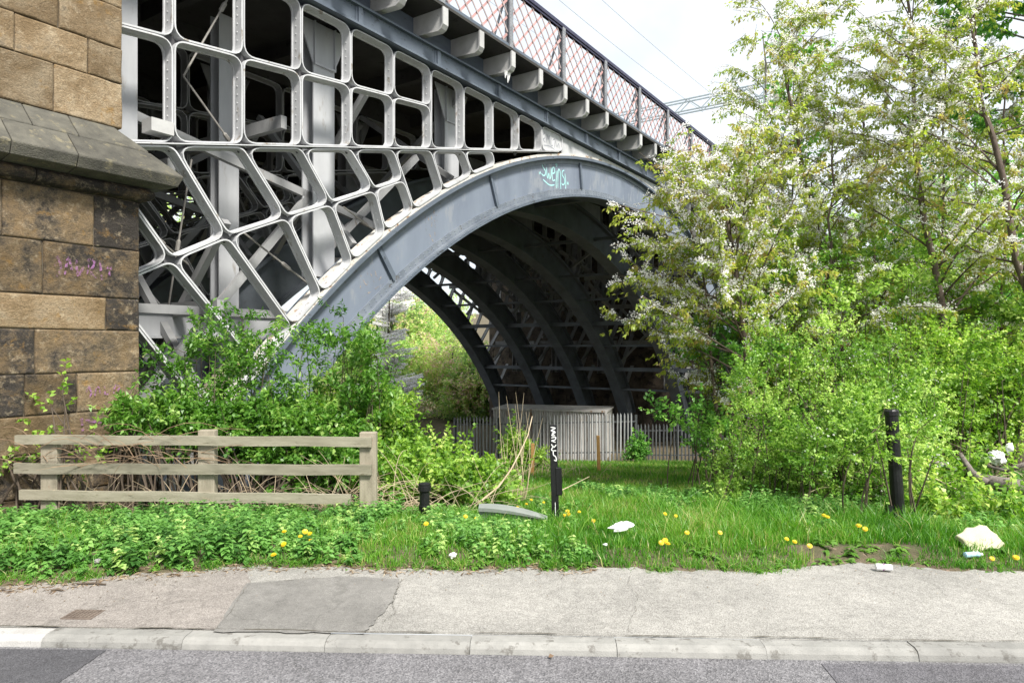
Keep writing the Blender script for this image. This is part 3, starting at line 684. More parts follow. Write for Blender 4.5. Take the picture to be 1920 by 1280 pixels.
# bird-lime stalactites under one bracket
mb = MB()
for k in range(7):
    x = 12.98 + (k - 3) * .035; mb.tube([(x, 8.86 + random.uniform(-.03, .03), 8.04), (x, 8.86, 8.04 - random.uniform(.06, .26))], [.028, .008], 5)
tag(mb.build('lime_stalactites', MT['white'], bridge), 'white lime stalactites hanging from a bracket')

# graffiti: flat paint strokes on the iron, stone and post
def strokes(mb, lines, o, ux, uz, nrm_, w_):
    o, ux, uz, nn = Vector(o), Vector(ux), Vector(uz), Vector(nrm_)
    for ln in lines:
        P = [o + ux * x + uz * y for x, y in ln]
        # smooth polyline
        Q = []
        for i in range(len(P) - 1):
            p0, p1, p2, p3 = P[max(i-1, 0)], P[i], P[i+1], P[min(i+2, len(P)-1)]
            for t in (0, .25, .5, .75):
                Q.append(.5 * ((2*p1) + (p2-p0)*t + (2*p0-5*p1+4*p2-p3)*t*t + (3*p1-p0-3*p2+p3)*t**3))
        Q.append(P[-1]); vs_ = []
        for i, q in enumerate(Q):
            d = (Q[min(i+1, len(Q)-1)] - Q[max(i-1, 0)]); d = d.normalized() if d.length > 1e-6 else Vector(ux)
            sd_ = nn.cross(d).normalized() * w_ / 2 * (1 if 0 < i < len(Q)-1 else .5)
            vs_ += [q - sd_, q + sd_]
        mb.add(vs_, [(2*i, 2*i+1, 2*i+3, 2*i+2) for i in range(len(Q)-1)])
    return mb
# letters S w e i n s as drawn on the arch (units: letter height 1)
tagl = [[(.55,.95),(.3,1.1),(.1,.9),(.35,.7),(.6,.55),(.5,.3),(.2,.25),(.0,.35)],
        [(.75,.85),(.8,.4),(.95,.15),(1.1,.5),(1.25,.15),(1.45,.4),(1.5,.9)],
        [(1.65,.55),(2.0,.65),(1.95,.95),(1.7,.9),(1.62,.5),(1.75,.1),(2.1,.2)],
        [(2.25,.8),(2.3,.4),(2.25,.0),(2.3,-.35)], [(2.2,1.15),(2.3,1.35),(2.4,1.15),(2.25,1.1)],
        [(2.55,.0),(2.6,.85),(2.85,.9),(3.0,.5),(3.0,-.1),(3.05,-.4)], [(2.5,.85),(2.55,-.3)],
        [(3.6,1.0),(3.3,.9),(3.25,.65),(3.6,.45),(3.65,.15),(3.35,.0),(3.15,.1)], [(3.7,.8),(3.85,.2),(3.8,-.5)],
        [(-.35,.4),(-.3,.25)], [(-.2,.45),(-.15,.3)], [(4.1,.3),(4.12,.1)], [(4.25,.3),(4.27,.1)], [(.2,.0),(1.2,-.25),(2.0,-.15)]]
s_a = 15.55
strokes(MB(), tagl, (s_a, 9.4965, 6.2), (.34, 0, .02), (0, 0, .42), (0, -1, 0), .036).build('graffiti_tag', MT['paint_cyan'], bridge)
scr = [[(0,.8),(.3,1),(.3,.6),(0,.4),(.35,.2)], [(.5,.2),(.6,1),(.8,.6),(1.0,1),(1.05,.2)], [(1.3,.9),(1.25,.2),(1.6,.3)], [(1.5,.7),(1.9,.9),(1.8,.1)], [(2.0,.8),(2.2,.3),(2.5,.7),(2.6,.2)], [(.1,-.1),(1.2,.05),(2.4,-.2)]]
strokes(MB(), scr, (15.46, D0 + .0365, 7.10), (.33, 0, 0), (0, 0, .3), (0, -1, 0), .022).build('graffiti_scribble', MT['paint_grey'], bridge)
strokes(MB(), [[(0,0),(.1,1),(.6,.1),(.7,1)], [(1.0,0),(1.0,1),(1.5,.8),(1.1,.5),(1.6,0)], [(.3,-.2),(.8,-.8),(.9,-.2)]], (10.9, 9.4965, 4.15), (.3, 0, .12), (-.05, 0, .4), (0, -1, 0), .03).build('graffiti_scribble', MT['paint_tan'], bridge)
strokes(MB(), [[(0,0),(.2,.9),(.5,.1),(.8,.9),(1,0)], [(1.2,.9),(1.3,0),(1.7,.2)], [(0,-.3),(1.6,-.4)]], (9.05, 9.4965, 2.75), (.35, 0, .2), (-.1, 0, .3), (0, -1, 0), .028).build('graffiti_scribble', MT['paint_tan'], bridge)

# ------------------------------------------------------------------ stone piers
def stone_mat():
    m, n, l, b = M_('sandstone')
    tcx = N(n, 'ShaderNodeTexCoord'); oi = N(n, 'ShaderNodeObjectInfo')
    ad = N(n, 'ShaderNodeVectorMath', operation='MULTIPLY_ADD'); l.new(oi.outputs['Random'], ad.inputs[0]); ad.inputs[1].default_value = (37, 53, 71); l.new(tcx.outputs['Object'], ad.inputs[2])
    base = N(n, 'ShaderNodeTexNoise', i_Scale=2.6, i_Detail=8, i_Roughness=.65); l.new(ad.outputs[0], base.inputs['Vector'])
    r1 = ramp(n, [(.3, (.18,.122,.064)), (.5, (.255,.187,.112)), (.7, (.37,.30,.205))]); l.new(base.outputs['Fac'], r1.inputs[0])
    soot = N(n, 'ShaderNodeTexNoise', i_Scale=2.6, i_Detail=9, i_Roughness=.8); l.new(ad.outputs[0], soot.inputs['Vector'])
    at = N(n, 'ShaderNodeAttribute', attribute_type='OBJECT', attribute_name='soot')
    sm = N(n, 'ShaderNodeMath', operation='ADD'); l.new(soot.outputs['Fac'], sm.inputs[0]); l.new(at.outputs['Fac'], sm.inputs[1])
    sr = N(n, 'ShaderNodeMapRange'); sr.inputs[1].default_value = .50; sr.inputs[2].default_value = .68; l.new(sm.outputs[0], sr.inputs[0])
    m1 = N(n, 'ShaderNodeMix', data_type='RGBA'); l.new(sr.outputs[0], m1.inputs[0]); l.new(r1.outputs[0], m1.inputs[6]); m1.inputs[7].default_value = (.050,.044,.039,1)
    lich = N(n, 'ShaderNodeTexNoise', i_Scale=9, i_Detail=10, i_Roughness=.75); l.new(ad.outputs[0], lich.inputs['Vector'])
    lr = N(n, 'ShaderNodeMapRange'); lr.inputs[1].default_value = .54; lr.inputs[2].default_value = .66; lr.inputs[4].default_value = .65; l.new(lich.outputs['Fac'], lr.inputs[0])
    m2 = N(n, 'ShaderNodeMix', data_type='RGBA'); l.new(lr.outputs[0], m2.inputs[0]); l.new(m1.outputs[2], m2.inputs[6]); m2.inputs[7].default_value = (.44,.36,.25,1)
    oc = N(n, 'ShaderNodeTexNoise', i_Scale=5, i_Detail=10, i_Roughness=.7)
    o2 = N(n, 'ShaderNodeVectorMath', operation='ADD'); o2.inputs[1].default_value = (9, 4, 2); l.new(ad.outputs[0], o2.inputs[0]); l.new(o2.outputs[0], oc.inputs['Vector'])
    ocr = N(n, 'ShaderNodeMapRange'); ocr.inputs[1].default_value = .58; ocr.inputs[2].default_value = .7; ocr.inputs[4].default_value = .7; l.new(oc.outputs['Fac'], ocr.inputs[0])
    m3 = N(n, 'ShaderNodeMix', data_type='RGBA'); l.new(ocr.outputs[0], m3.inputs[0]); l.new(m2.outputs[2], m3.inputs[6]); m3.inputs[7].default_value = (.30,.17,.045,1)
    gr = N(n, 'ShaderNodeTexNoise', i_Scale=55, i_Detail=5, i_Roughness=.8); mpg = N(n, 'ShaderNodeMapping'); mpg.inputs['Scale'].default_value = (1, 1, 2.2); l.new(ad.outputs[0], mpg.inputs[0]); l.new(mpg.outputs[0], gr.inputs['Vector'])
    grr = N(n, 'ShaderNodeMapRange'); grr.inputs[1].default_value = .35; grr.inputs[2].default_value = .65; grr.inputs[3].default_value = .5; grr.inputs[4].default_value = 1.15; l.new(gr.outputs['Fac'], grr.inputs[0])
    pv = N(n, 'ShaderNodeMapRange'); l.new(oi.outputs['Random'], pv.inputs[0]); pv.inputs[3].default_value = .78; pv.inputs[4].default_value = 1.25; pm_ = N(n, 'ShaderNodeMath', operation='MULTIPLY'); l.new(grr.outputs[0], pm_.inputs[0]); l.new(pv.outputs[0], pm_.inputs[1])
    hsg = N(n, 'ShaderNodeHueSaturation'); hsg.inputs['Saturation'].default_value = 1.0; l.new(pm_.outputs[0], hsg.inputs['Value']); l.new(m3.outputs[2], hsg.inputs['Color'])
    l.new(hsg.outputs[0], b.inputs['Base Color']); b.inputs['Roughness'].default_value = .92; b.inputs['Specular IOR Level'].default_value = .2
    f_ = N(n, 'ShaderNodeTexNoise', i_Scale=28, i_Detail=9, i_Roughness=.75); l.new(ad.outputs[0], f_.inputs['Vector'])
    bp = N(n, 'ShaderNodeBump', i_Strength=1.0, i_Distance=.03); l.new(f_.outputs['Fac'], bp.inputs['Height']); l.new(bp.outputs[0], b.inputs['Normal'])
    return m
MT['stone'] = stone_mat()
MT['mortar'] = surf('mortar', (.08,.068,.052,1), (.15,.13,.10,1), 8, .95, .5, 60)
MT['stone_far'] = surf('dark_sandstone', (0.054,0.045,0.038,1), (0.135,0.108,0.081,1), 1.6, .9, .6, 20, spots=(0.032,0.027,0.025,1), sscale=2.4, sth=.52, bdist=.03)
pier = tag(empty('stone_pier', tuple(BW(4.48, 8.6, -.5)), PHI), 'tall soot stained sandstone pier with a sloping string course', 'pier')
def pl(s, d, z): return (s - 4.48, d - 8.6, z + .5)
def stone(s0_, s1_, d0, d1, z0, z1, soot=0., name='stone', nx=8, nz=5, rough=.008, m='stone', label=None):
    """one block with a slightly uneven dressed face and worn edges"""
    j = .005; s0_ += j; s1_ -= j; z0 += j; z1 -= j
    mb = MB(); ph = random.uniform(0, 50); e_ = .018
    def dep(x, z):
        ed = min(x - s0_, s1_ - x, z - z0, z1 - z)
        q = max(0, 1 - ed / e_) ** 2 * .014
        return d0 + q + rough * (math.sin(7*x + ph) * math.cos(9*z + ph*1.7) + .6 * math.sin(17*x + 13*z + ph * 2.3))
    gx = [s0_, s0_ + .008, s0_ + .02] + [s0_ + .02 + (s1_-s0_-.04) * t for t in np.linspace(0, 1, nx)][1:-1] + [s1_ - .02, s1_ - .008, s1_]
    gzz = [z0, z0 + .008, z0 + .02] + [z0 + .02 + (z1-z0-.04) * t for t in np.linspace(0, 1, nz)][1:-1] + [z1 - .02, z1 - .008, z1]
    n_, k_ = len(gx), len(gzz)
    jit = lambda: random.uniform(-.0025, .0025)
    vs_ = [pl(x + (jit() if 0 < i < n_-1 else jit()), dep(x, z), z + jit()) for z in gzz for i, x in enumerate(gx)]
    fs = [(r*n_+i, r*n_+i+1, (r+1)*n_+i+1, (r+1)*n_+i) for r in range(k_-1) for i in range(n_-1)]
    b0 = len(vs_); vs_ += [pl(s0_, d1, z0), pl(s1_, d1, z0), pl(s1_, d1, z1), pl(s0_, d1, z1)]
    fs += [(b0, b0+3, b0+2, b0+1), tuple(range(n_))[::-1] + (b0, b0+1), tuple((k_-1)*n_ + i for i in range(n_)) + (b0+2, b0+3),
           tuple(r*n_ for r in range(k_)) + (b0+3, b0), tuple(r*n_ + n_-1 for r in range(k_))[::-1] + (b0+1, b0+2)]
    mb.add(vs_, fs); o = mb.build(name, MT[m], pier, smooth=False); o['soot'] = float(soot)
    if label: o['label'] = label
    return o
low = [(2.90, 3.51, [.9, 2.0, 3.02, 3.95], [-.02, .0, .06, .22]), (2.30, 2.90, [.5, 1.6, 2.5, 3.41], [0, .05, .05, .10]), (1.91, 2.30, [.7, 1.9, 4.08], [0, -.08, .2]),
       (1.41, 1.91, [.6, 1.7, 2.5, 3.33], [0, .1, .15, .05]), (.95, 1.41, [.8, 2.2, 3.23, 3.76], [.1, .16, .08, -.02]), (.52, .95, [.5, 1.4, 2.7, 3.68], [.1, 0, -.04, .0]),
       (.05, .52, [.8, 1.9, 3.0, 3.55], [.1, .12, .14, .08]), (-.45, .05, [.6, 1.5, 2.6, 3.8], [.12, .15, .12, .1]), (-1.2, -.45, [.9, 2.1, 3.2], [.1, .1, .1])]
for z0, z1, js, so in low:
    so = [min(q_, .2) * .9 + .02 for q_ in so]
    e1 = js + [4.48]
    for a_, b_, q in zip(e1[:-1], e1[1:], so): stone(a_, b_, 8.6 + random.uniform(-.006, .006), 9.0, z0, z1, q)
upz = [4.43, 4.99, 5.42, 5.93, 6.40, 6.95, 7.5, 8.05, 8.6]
upj = [[.8, 1.7, 2.6, 3.6], [.5, 1.4, 2.3, 3.21, 3.97], [.9, 1.9, 2.8, 3.65], [.6, 1.5, 2.4, 3.3, 4.0], [.8, 1.8, 2.7, 3.6], [.5, 1.5, 2.5, 3.4], [.9, 1.9, 2.9, 3.8], [.6, 1.6, 2.6, 3.5]]
for (z0, z1), js in zip(zip(upz[:-1], upz[1:]), upj):
    e1 = js + [4.37]
    for a_, b_ in zip(e1[:-1], e1[1:]): stone(a_, b_, 8.8 + random.uniform(-.006, .006), 9.15, z0, z1, random.uniform(-.16, -.04))
# string course: two weathered tiers, a nose and a roll below, mitred round the corner
def course(profile, js, name, m, zdir=0):
    """profile: list of (projection from the lower face, z); stones along s with a return at the corner"""
    out_ = []
    e1 = js + [None]
    for a_, b_ in zip(e1[:-1], e1[1:]):
        mb = MB(); n_ = len(profile)
        if b_ is not None:
            mb.add([pl(a_ + .004, 8.6 - p, z) for p, z in profile] + [pl(b_ - .004, 8.6 - p, z) for p, z in profile],
                   [tuple(range(n_))[::-1], tuple(range(n_, 2*n_))] + [(i, (i+1)%n_, (i+1)%n_ + n_, i+n_) for i in range(n_)])
        else:
            mb.add([pl(a_ + .004, 8.6 - p, z) for p, z in profile] + [pl(4.48 + p, 8.6 - p, z) for p, z in profile] + [pl(4.48 + p, 10.2, z) for p, z in profile],
                   [tuple(range(n_))[::-1], tuple(range(2*n_, 3*n_))] + [(r*n_+i, r*n_+(i+1)%n_, (r+1)*n_+(i+1)%n_, (r+1)*n_+i) for r in (0, 1) for i in range(n_)])
        o = mb.build(name, MT[m], pier, bevel=.006); o['soot'] = .15; out_.append(o)
    return out_
course([(-.21, 4.43), (.07, 4.15), (.07, 4.09), (-.3, 4.09)], [.6, 1.5, 2.4, 3.28, 3.75], 'coping_stone', 'slate')
course([(.085, 4.13), (.355, 3.86), (.36, 3.84), (.31, 3.72), (.10, 3.68), (-.3, 3.68), (-.3, 4.085), (.06, 4.085)], [.9, 2.0, 2.98, 3.62], 'coping_stone', 'slate')
course([(.07, 3.675), (.12, 3.64), (.13, 3.59), (.10, 3.54), (.03, 3.515), (-.3, 3.515), (-.3, 3.675)], [1.0, 2.2, 3.3], 'moulding_stone', 'stone')
mb = MB()
for x0, x1, y0, y1, z0, z1 in ((-16, 4.44, 8.63, 26, -4.5, 3.6), (-16, 4.32, 8.83, 26, 3.6, 8.04)):
    mb.add([pl(x, y, z) for x in (x0, x1) for y in (y0, y1) for z in (z0, z1)], [(0,1,3,2),(4,6,7,5),(0,4,5,1),(2,3,7,6),(0,2,6,4),(1,5,7,3)])
mb.build('mortar_core', MT['mortar'], pier)
pur = [[(0,.5),(.15,.9),(.3,.4),(.1,.1)], [(.5,.2),(.7,.9),(.9,.3)], [(1.1,.9),(1.2,.2),(1.5,.6)], [(1.7,.3),(1.8,.9),(2.1,.8),(1.9,.4),(2.2,.1)], [(2.4,.9),(2.5,.1)], [(2.7,.5),(3.0,.7),(2.9,.2)]]
strokes(MB(), pur, pl(3.52, 8.582, 2.48), (.2, 0, 0), (0, 0, .28), (0, -1, 0), .028).build('purple_graffiti', MT['paint_purple'], pier)
strokes(MB(), pur[:4], pl(3.85, 8.582, 1.1), (.18, 0, 0), (0, 0, .16), (0, -1, 0), .022).build('purple_graffiti', MT['paint_purple'], pier)
strokes(MB(), [[(0,0),(.1,.5),(.05,1)], [(.0,.9),(.8,.7)]], pl(3.78, 8.582, .6), (.3, 0, 0), (0, 0, .3), (0, -1, 0), .03).build('purple_graffiti', MT['paint_purple'], pier)

pier2 = tag(empty('far_pier', tuple(BW(36.6, 8.4, -4.5)), PHI), 'dark sandstone abutment at the far foot of the arch', 'pier')
mb = MB().box(0, 26, 0, 18, 0, 12.5)
mb.build('wall_core', MT['stone_far'], pier2)
for r in range(22):                                   # the courses of the face under the arch
    z0 = r * .56; x = .0 - (r % 2) * .6; first_ = True
    while x < 17.6:
        L = random.uniform(1.0, 1.5)
        if r < 11 : MB().box(-.10 - random.uniform(0, .03), 0, max(x, 0) + .012, min(x + L, 17.9) - .012, z0 + .012, z0 + .548).build('stone', MT['stone_far'], pier2)
        x += L

# railway gantry above the deck
gan = tag(empty('railway_gantry', tuple(BW(35.2, 8.0, 8.55)), PHI), 'thin grey lattice gantry spanning the railway above the bridge parapet', 'gantry')
mb = MB(); L_ = 17.5
for zz in (5.65, 6.25):
    for yy in (-.2, .2): mb.bar((yy, 0, zz), (yy, L_, zz), .06, .06)
n_ = 24
for i in range(n_):
    y0, y1 = L_ * i / n_, L_ * (i + 1) / n_
    for yy in (-.2, .2): mb.bar((yy, y0, 5.65 if i % 2 else 6.25), (yy, y1, 6.25 if i % 2 else 5.65), .035, .035)
mb.build('boom', MT['mast'], gan)
for y_ in (.3, L_ - .3):
    mb = MB()
    for a_ in (-.2, .2):
        for b_ in (-.2, .2): mb.bar((a_, y_ + b_, 0), (a_, y_ + b_, 6.2), .06, .06)
    for i in range(10):
        for b_ in (-.2, .2): mb.bar((-.2 if i % 2 else .2, y_ + b_, i * .62), (.2 if i % 2 else -.2, y_ + b_, (i + 1) * .62), .03, .03)
    mb.build('mast', MT['mast'], gan)
for i, (d_, z_) in enumerate(((11.2, 14.9), (11.6, 14.0), (15.0, 15.2))):
    wr = empty('overhead_wire', tuple(BW(4, d_, z_)), PHI)
    MB().tube([(t, 0, -.5 * math.sin(math.pi * t / 31.2)) for t in np.linspace(0, 31.2, 14)], .008, 5).build('wire', MT['mast'], wr)
    tag(wr, ['thin overhead wire crossing the pale sky nearest the parapet', 'lower thin overhead wire beside the gantry', 'faint overhead wire farthest from the parapet'][i], 'wire', 'overhead wires above the deck')

# ------------------------------------------------------------------ steel palisade fence and the metal container behind it
def palisade(p0, p1, h, label, npost=4, pm='palis'):
    p0, p1 = Vector(p0), Vector(p1); L = (p1 - p0).length
    t = tag(empty('palisade_fence', tuple(p0), math.atan2(p1.y - p0.y, p1.x - p0.x)), label, 'fence', 'steel palisade fencing under the arch')
    sl_ = (p1.z - p0.z) / math.hypot(p1.x - p0.x, p1.y - p0.y)
    pale = MB().add([(-.035, 0, .05), (-.012, -.02, .05), (.012, -.02, .05), (.035, 0, .05), (-.035, 0, h - .12), (-.012, -.02, h - .06), (.012, -.02, h - .06), (.035, 0, h - .12), (0, -.012, h)],
                    [(0,1,5,4),(1,2,6,5),(2,3,7,6),(4,5,8),(5,6,8),(6,7,8),(0,4,8,7,3),(0,3,2,1)])
    f0 = pale.build('pale', MT[pm], t); n = int(L / .155)
    for i in range(n):
        o = f0 if i == 0 else obj('pale', f0.data, None, t)
        o.location = (i * .155, 0, i * .155 * sl_ + random.uniform(-.012, .012)); o.rotation_euler = (0, random.uniform(-.012, .012), 0)
    for hz in (h * .2, h * .82): MB().bar((0, .03, hz), (L, .03, hz + L * sl_), .05, .05).build('rail', MT['palis'], t)
    for i in range(npost + 1): x = L * i / npost; MB().box(x - .05, x + .05, .05, .15, -.3 + x * sl_, h * .95 + x * sl_).build('post', MT['palis'], t)
    return t
def on(px, Y, dz=0):
    X = (px - 960) / 1280 * Y; return Vector((X, Y, gz(X, Y) + dz))
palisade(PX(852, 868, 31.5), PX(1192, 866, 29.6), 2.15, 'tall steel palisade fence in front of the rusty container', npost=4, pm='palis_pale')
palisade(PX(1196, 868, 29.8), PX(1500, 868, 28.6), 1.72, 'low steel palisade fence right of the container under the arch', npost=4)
a_ = PX(925, 868, 32.6); b_ = PX(1136, 868, 31.2); L = (b_ - a_).length; ang = math.atan2(b_.y - a_.y, b_.x - a_.x)
cont = tag(empty('metal_container', (a_.x, a_.y, -3.75), ang), 'rusty white corrugated metal container behind the palisade fence', 'container')
mb = MB(); n = int(L / .11); pts = []
for i in range(n):
    x = i * L / n; w4 = L / n / 4
    pts += [(x, 0), (x + w4, -.04), (x + 2 * w4, -.04), (x + 3 * w4, 0)]
pts.append((L, 0)); poly = pts + [(L, 2.4), (0, 2.4)]
mb.prism(poly, 0, 2.5, axis='z'); mb.build('corrugated_wall', MT['corr'], cont)
MB().box(-.06, L + .06, -.08, 2.46, 2.5, 2.58).build('roof', MT['corr'], cont)
MB().box(L - .05, L + .06, -.09, -.045, 0, 2.5).build('corner_post', MT['corr'], cont)

# ------------------------------------------------------------------ timber fence
FY = 7.15
fx = lambda px: (px - 960) / 1280 * FY
fz = lambda py: CAM_H + (652 - py) / 1280 * FY
fence = tag(empty('timber_fence', (fx(88), FY, -.3)), 'weathered three rail timber fence beside the stone pier', 'fence')
fl = lambda x, y, z: (x - fx(88), y - FY, z + .3)
def plank(x0, x1, z0, z1, z0b, z1b, d0, d1, name, m):
    mb = MB(); n = 10; V_ = []
    for i in range(n + 1):
        t = i / n; x = x0 + (x1 - x0) * t; wv = .004 * math.sin(5 * x + z0 * 9)
        za, zb = z0 + (z0b - z0) * t + wv, z1 + (z1b - z1) * t + wv
        V_ += [fl(x, d0, za), fl(x, d1, za), fl(x, d1, zb), fl(x, d0, zb)]
    F_ = [(i*4+j, i*4+(j+1)%4, i*4+4+(j+1)%4, i*4+4+j) for i in range(n) for j in range(4)] + [(3,2,1,0), tuple(n*4+j for j in range(4))]
    o = mb.add(V_, F_).build(name, m, fence); return o
for x0, x1, ya, yb, yc, yd in ((30, 697, 815, 832, 819, 837), (28, 697, 868, 887, 871, 890), (38, 658, 918, 936, 926, 944)):
    plank(fx(x0), fx(x1), fz(yb), fz(ya), fz(yd), fz(yc), FY - .022, FY + .018, 'rail', MT['timber'])
for x, y0 in ((88, 828), (384, 807), (688, 811)):
    mb = MB().box(*[fl(fx(x) - .085, 0, 0)[0], fl(fx(x) + .088, 0, 0)[0]], .02, .12, -.15, fz(y0) + .3)
    mb.build('post', MT['timber_post'], fence, bevel=.006)

# ------------------------------------------------------------------ black posts, bollard, stakes
p = on(1042, 6.9)
t = tag(empty('black_post', tuple(p)), 'thin black metal post with white graffiti and a side plate', 'post')
mb = MB().box(-.037, .037, -.012, .03, -.2, 1.0); ob = mb.build('post_bar', MT['black'], t, bevel=.004); 
MB().box(.012, .075, -.02, .02, .29, .57).build('lock_plate', MT['black'], t, bevel=.006)
MB().box(-.0025, .0025, -.0165, -.0125, .0, .22).build('weld_seam', MT['paint_white'], t)
gl = [[(-.6,1),(.5,.97),(-.5,.9),(.4,.88)], [(-.3,.83),(.5,.85),(-.4,.76),(.4,.75)], [(-.5,.68),(.5,.70),(.3,.62),(-.5,.60),(.5,.55)], [(-.5,.50),(.0,.40),(.6,.48)], [(0,.45),(-.5,.32),(.6,.30)], [(-.1,.32),(-.1,.18),(.4,.12),(.5,.0),(0,.03)]]
strokes(MB(), gl, (0, -.0145, .64), (.045, 0, 0), (0, 0, .34), (0, -1, 0), .009).build('graffiti_tag', MT['paint_white'], t)
t.rotation_euler = (0, R(-1.6), 0)
p = on(1686, 6.72)
t = tag(empty('black_post', tuple(p)), 'stout leaning black post overgrown by the hawthorn bush', 'post')
MB().tube([(0,0,-.2), (0,0,1.08)], .06, 14).build('post_shaft', MT['black'], t)
MB().tube([(0,0,1.08), (0,0,1.085), (0,0,1.125), (0,0,1.14)], [.062, .068, .068, .056], 14).build('cap', MT['black'], t)
MB().box(-.11, -.06, -.03, .03, .10, .20).build('bracket_lug', MT['black'], t)
t.rotation_euler = (0, R(-4), 0)
p = PX(796, 948, 6.9); p.z = gz(p.x, p.y)
t = tag(empty('bollard', tuple(p)), 'short black plastic bollard standing in the brambles', 'bollard')
zt = CAM_H + (652 - 905) / 1280 * 6.9 - p.z
MB().tube([(0,0,-.1), (0,0,zt - .07)], .052, 16).build('shaft', MT['black'], t)
MB().tube([(0,0,zt - .085), (0,0,zt - .075), (0,0,zt - .03), (0,0,zt - .025)], [.054, .068, .068, .056], 16).build('collar', MT['black'], t)
MB().tube([(0,0,zt - .03), (0,0,zt - .004), (0,0,zt)], [.062, .062, .05], 16).build('cap', MT['black'], t)
MB().tube([(0,0,zt*.30), (0,0,zt*.31), (0,0,zt*.42), (0,0,zt*.43)], [.054, .06, .06, .054], 16).build('band', MT['black'], t)
for px, Y, h, lb in ((998, 17, .85, 'orange brown stake beside the thin black post'), (1123, 18.5, 1.0, 'orange brown stake standing in dry grass before the container')):
    p = on(px, Y); t = tag(empty('marker_stake', tuple(p)), lb, 'stake', 'orange marker stakes on the path')
    MB().box(-.045, .045, -.03, .03, -.2, h).build('stake', MT['stake'], t, bevel=.005)
    t.rotation_euler = (0, R(random.uniform(-3, 3)), 0)


# ------------------------------------------------------------------ litter and small things
def hit(px, py):                       # ground point seen in a direction
    lo, hi = 4.2, 40
    f = lambda Y: CAM_H + (652 - py) / 1280 * Y - gz((px - 960) / 1280 * Y, Y)
    Y = lo
    while Y < hi and f(Y) > 0: Y += .05
    X = (px - 960) / 1280 * Y; return Vector((X, Y, gz(X, Y)))
def crumple(name, m, label, cat, c, r, seed, parent=None, n=10, k=7):
    rnd = random.Random(seed); mb = MB(); V_ = []
    for i in range(k + 1):
        th_ = math.pi * i / k
        for j in range(n):
            ph = 2 * math.pi * j / n; q = rnd.uniform(.65, 1.15)
            V_.append((r[0] * q * math.sin(th_) * math.cos(ph), r[1] * q * math.sin(th_) * math.sin(ph), r[2] * (.8 + q * math.cos(th_) * .9)))
    mb.add(V_, [(i*n+j, i*n+(j+1)%n, (i+1)*n+(j+1)%n, (i+1)*n+j) for i in range(k) for j in range(n)])
    o = mb.build(name, m); o.location = c; o.rotation_euler = (rnd.uniform(-.1, .1), 0, rnd.uniform(0, 6)); return tag(o, label, cat)
p = hit(1165, 1016); o = crumple('plastic_rag', MT['white'], 'crumpled white plastic rag lying in the grass', 'litter', (p.x, p.y, p.z + .10), (.11, .06, .04), 3); o.rotation_euler = (0, R(-8), R(10))
p = hit(850, 1056); crumple('paper_scrap', MT['white'], 'small white paper scrap by the edge of the footway', 'litter', (p.x, p.y, p.z + .02), (.035, .03, .025), 4)
p = hit(1135, 1036); crumple('paper_scrap', MT['white'], 'tiny white scrap in the grass below the rag', 'litter', (p.x, p.y, p.z + .04), (.02, .02, .014), 5)
p = hit(228, 1056); crumple('paper_scrap', MT['white'], 'white scrap under the nettles at the left', 'litter', (p.x, p.y, p.z + .02), (.03, .02, .02), 6)
p = PX(1868, 862, 8.6); crumple('plastic_bag', MT['white'], 'torn white plastic bag caught on the brambles at the right', 'bag', (p.x, p.y, p.z - .05), (.15, .09, .10), 8, n=16, k=11)
p = PX(1893, 842, 8.7); crumple('plastic_bag', MT['white'], 'smaller white plastic bag above the bare log', 'bag', (p.x, p.y, p.z - .05), (.06, .05, .08), 9)
# pale yellow foam slab
p = hit(1855, 1032)
fo = MB(); pf = [(-.19,.0),(-.12,-.015),(-.05,.008),(.03,-.004),(.09,-.03),(.13,.0),(.19,.015),(.175,.07),(.18,.12),(.155,.17),(.15,.23),(.09,.245),(.02,.24),(-.05,.255),(-.12,.22),(-.2,.205),(-.175,.14),(-.185,.09),(-.165,.05)]
fo.prism(pf, -.028, .028)
for i, v in enumerate(fo.v): fo.v[i] = (v[0] + random.uniform(-.006, .006), v[1] + random.uniform(-.005, .005) + .25 * v[0] ** 2, v[2] + random.uniform(-.006, .006))
o = tag(fo.build('foam_slab', MT['foam'], bevel=.008), 'pale yellow foam slab leaning in the grass by the footway', 'foam slab'); o.location = (p.x - .02, p.y - .02, p.z + .01); o.rotation_euler = (R(-48), R(-11), R(6)); o.scale = (.78, .8, .8)
# grey green plastic trough
p = hit(962, 990); tr = MB(); n = 14; V_ = []
for i in range(n + 1):
    t = i / n; x = -.34 + .68 * t; top = .17 - .115 * t ** 1.7; dep = .09 * math.sin(math.pi * min(1, .15 + t * .8))
    for y, z in ((0, -.03), (.01, top * .75), (-.035, top * .78), (-.04, top), (.05 + dep, top + .012), (.05 + dep, top - .01), (.03, top * .7), (.03, -.03)): V_.append((x, y, z))
tr.add(V_, [(i*8+j, i*8+(j+1)%8, i*8+8+(j+1)%8, i*8+8+j) for i in range(n) for j in range(8)] + [tuple(range(8))[::-1], tuple(n*8+j for j in range(8))])
o = tag(tr.build('plastic_trough', MT['grp']), 'broken grey green plastic trough half buried in the grass', 'trough'); o.location = (p.x, p.y, p.z + .04)
